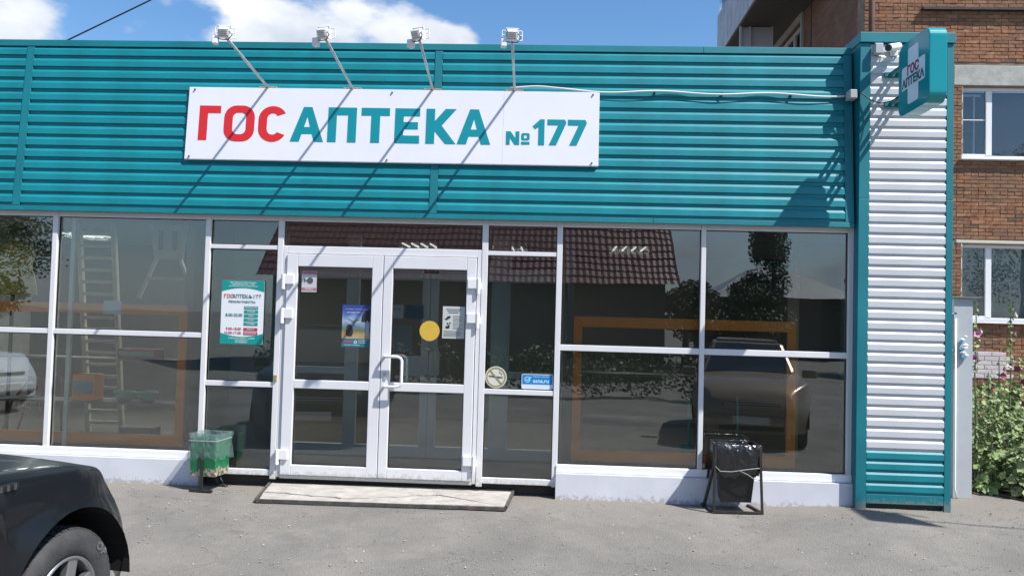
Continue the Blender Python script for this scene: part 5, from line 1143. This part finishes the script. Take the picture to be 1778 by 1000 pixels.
holly(4.62, 1.1, 1.35, 60, 2, 'short hollyhock with maroon flowers in the middle of the bed', PET[2])
ORD = ['first', 'second', 'third', 'fourth', 'fifth', 'sixth', 'seventh']
rows = [('front row', [(4.42, .85), (4.66, .66), (4.9, .45), (5.2, .36), (5.55, .30), (6.0, .5)]), ('middle row', [(4.45, 1.6), (4.85, 1.75), (5.25, 1.75), (5.6, 1.3), (6.1, 1.5)]), ('back row', [(4.5, 2.5), (5.0, 2.6), (5.6, 2.5), (6.2, 2.6)])]
for rn, pl_ in rows:
    for i, (x, y) in enumerate(pl_):
        low = rn == 'front row'; hh_ = rp_.uniform(.75, 1.0) if low else rp_.uniform(1.15, 1.5)
        holly(x, y, hh_, 90 if low else 60, 1 if i % 3 else 0, 'bushy hollyhock, %s from the gate post in the %s of the bed' % (ORD[i], rn), PET[i % 3 and 2], 'bushy hollyhocks in the bed')
und = MB()
for k in range(6500):
    x = rp_.uniform(4.25, 7.6); y = rp_.uniform(.25+max(0, 5.0-x)*.55, 3.4); hmax = .5+.45*min(1, max(0, y-.3)); z = rp_.random()*hmax
    leafpoly(und, Vector((x, y, z+.03)), Vector((rp_.uniform(-1, 1), rp_.uniform(-1.2, .5), rp_.uniform(.3, 1.4))), rp_.uniform(.018, .042))
tag(und.build('undergrowth', LEAF[1], fix=False), 'dense green weeds filling the flower bed under the hollyhocks', 'weeds', kind='stuff')
def soil():
    mb = MB(); pts = [(4.15, 1.1), (4.5, .45), (5.1, .12), (7.8, .02), (7.8, 7.3), (4.1, 7.3)]
    mb.add([(x, y, .043) for x, y in pts], [tuple(range(6))]); tag(mb.build('flower_bed_soil', M('soil', (.10, .085, .065), .95, var=.2, bump=.6, bs=30)), kind='structure')
soil()

# ------------------------------------------------------------------ street behind the camera (seen mirrored in the glass)
car('parked_car', 'bronze brown car parked facing the shop, seen mirrored in the right window', paint('bronze_paint', (.27, .21, .15), .3, .3), (3.05, -5.1, gz(-5)), R_(101), hi=False)
car('parked_car', 'white car parked beside the shop, seen mirrored in the leftmost window', paint('white_paint', (.62, .65, .68), .3, 0), (-9.7, -5.7, gz(-5)), R_(12), hi=False)
rh = thing('red_roofed_house', 'long house with dark red tiled roof, seen mirrored above the doors', 'house', (-3, -20, -.2))
def tile_roof(x0, x1, ye, ze, yr, zr, par, mat, pitch=.35, dx=.2):
    n = int(math.hypot(yr-ye, zr-ze)/pitch); nx = int((x1-x0)/(dx/2)); mb = MB(); vs = []; 
    for r in range(n):
        for e in (0, 1):
            u_ = (r+e)/n; lift = .045 if e == 0 else 0
            for i in range(nx+1): x = x0+(x1-x0)*i/nx; vs.append((x, ye+(yr-ye)*u_, ze+(zr-ze)*u_+lift+(.025 if i % 2 else 0)))
    w_ = nx+1
    fs = []
    for r in range(2*n-1):
        for i in range(nx): fs.append((r*w_+i, r*w_+i+1, (r+1)*w_+i+1, (r+1)*w_+i))
    mb.add(vs, fs); return mb.build('roof', mat, par, fix=False)
RT = M('red_tile', (.125, .032, .036), .5, var=.1); HW = M('house_wall', (.06, .055, .05), .9, var=.1)
o = tile_roof(-9.5, 4.0, -18.0, 2.75, -23, 7.2, rh, RT); o['kind'] = 'stuff'
MB().box(-9.1, 3.6, -27.5, -18.5, -.2, 2.9).build('wall', HW, rh)
MB().add([(-9.5, -28, 2.75), (4, -28, 2.75), (4, -23, 7.2), (-9.5, -23, 7.2)], [(0, 1, 2, 3)]).build('rear_roof', RT, rh)
MB().add([(3.6, -18.5, 2.9), (3.6, -27.5, 2.9), (3.6, -23, 7.0)], [(0, 1, 2)]).build('gable', HW, rh); MB().add([(-9.1, -18.5, 2.9), (-9.1, -27.5, 2.9), (-9.1, -23, 7.0)], [(0, 1, 2)]).build('gable', HW, rh)
gh = thing('grey_roofed_house', 'small house with a pale grey hipped roof, seen mirrored at the far right', 'house', (12, -38, -.2))
MB().box(8.5, 15.5, -42, -36, -.2, 3.0).build('wall', HW, gh); MB().add([(8, -35.5, 3), (16, -35.5, 3), (16, -42.5, 3), (8, -42.5, 3), (12, -39, 5.2)], [(0, 1, 4), (1, 2, 4), (2, 3, 4), (3, 0, 4)]).build('roof', M('grey_slate', (.28, .29, .30), .5), gh)
def leafcloud(mb, c, r, n, s, rg):
    for _ in range(n):
        d = Vector((rg.gauss(0, 1), rg.gauss(0, 1), rg.gauss(0, 1))).normalized()*rg.random()**.4; p = Vector(c)+Vector((d.x*r[0], d.y*r[1], d.z*r[2]))
        leaf_n = Vector((rg.uniform(-1, 1), rg.uniform(-1, 1), rg.uniform(-.2, 1))); u_ = leaf_n.cross(Vector((.3, .5, 1))).normalized(); v_ = leaf_n.normalized().cross(u_); q = s*rg.uniform(.6, 1.3)
        mb.add([p+u_*q, p+v_*q*.6, p-u_*q, p-v_*q*.6], [(0, 1, 2, 3)])
LV = M('dark_leaf', (.045, .075, .025), .6, island=.5)
rt_ = random.Random(9)
hg = MB()
for k in range(9): leafcloud(hg, (-6.5+1.25*k, -12+rt_.uniform(-.3, .3), .42), (.85, .45, .62), 900, .05, rt_)
t = thing('hedge', 'rough dark hedge across the road, seen mirrored in the right window', 'hedge', (-1.5, -12, -.2)); tag(hg.build('foliage', LV, t, fix=False), kind='stuff')
for i, (x, y, h, r, lab) in enumerate(((9.9, -30, 7.2, 1.3, 'tall slim tree beside the grey roofed house, seen mirrored in the right window'), (5.4, -26, 3.4, 2.0, 'low round tree right of the red roofed house'), (8.0, -27, 3.6, 2.2, 'broad low tree in front of the grey roofed house'), (-17.5, -15, 5.4, 2.4, 'largest tree at the far left of the mirrored street'), (-23.5, -25, 7.2, 3.2, 'tree standing between the two leafy trees at the left of the mirrored street'), (-25.5, -22, 8.0, 3.6, 'outermost left tree of the mirrored street'), (13.0, -24, 4.2, 2.4, 'tree in front of the right end of the grey roofed house'), (17, -20, 6.5, 2.8, 'tree at the far right of the mirrored street'), (26.5, -25, 13.5, 3.6, 'tallest tree, mirrored in the upper window of the brick block'))):
    t = thing('tree', lab, 'tree', (x, y, -.2)); MB().tube([(x, y, -.2), (x+.1, y, h*.5), (x, y, h*.85)], [.16, .11, .04], 8).build('trunk', M('bark', (.10, .08, .06), .9), t)
    cr_m = MB()
    for q in range(14): a = rt_.random()*6.28; zz = h*(.32+.6*rt_.random()); rr = r*(1.05-abs(zz/h-.5)); leafcloud(cr_m, (x+math.cos(a)*rr*.55, y+math.sin(a)*rr*.55, zz), (rr*.5, rr*.5, h*.11), 560, .075, rt_)
    tag(cr_m.build('crown', LV, t, fix=False), kind='stuff')
# unseen panel and cable added right of the view: they throw the patch and thin line of shade on the asphalt

off_ = Vector((1.7, -1.0, 2.68))*2.1
def up(x, y): return Vector((x, y, .04*y+.037))+off_
QPTS = [(2.70, -.10), (2.74, -.50), (3.318, -.615), (3.20, -.45), (3.06, -.24)]
t = thing('shadow_caster', 'unseen flat panel on a cable, added to shade the asphalt, right of the view', 'shadow caster', up(3.05, -.2))
q = [up(*p_) for p_ in QPTS]
MB().add([p for p in q]+[p+Vector((0, 0, .05)) for p in q], [tuple(range(5)), tuple(range(9, 4, -1))]+[(i, 5+i, 5+(i+1) % 5, (i+1) % 5) for i in range(5)]).build('head', M('caster_grey', (.4, .4, .4), .5), t)
MB().tube([up(3.19, -.43), up(3.358, -.442), up(3.944, -.561), up(9, -1.5), up(16, -2.6)], .012, 6).build('cable', CABB, t)
MB().tube([up(3.1, -.25)+Vector((0, 0, .05)), up(3.1, -.25)+Vector((0, 0, .12)), up(3.3, -.32)+Vector((0, 0, .02))], .012, 6).build('hanger', STEEL, t)
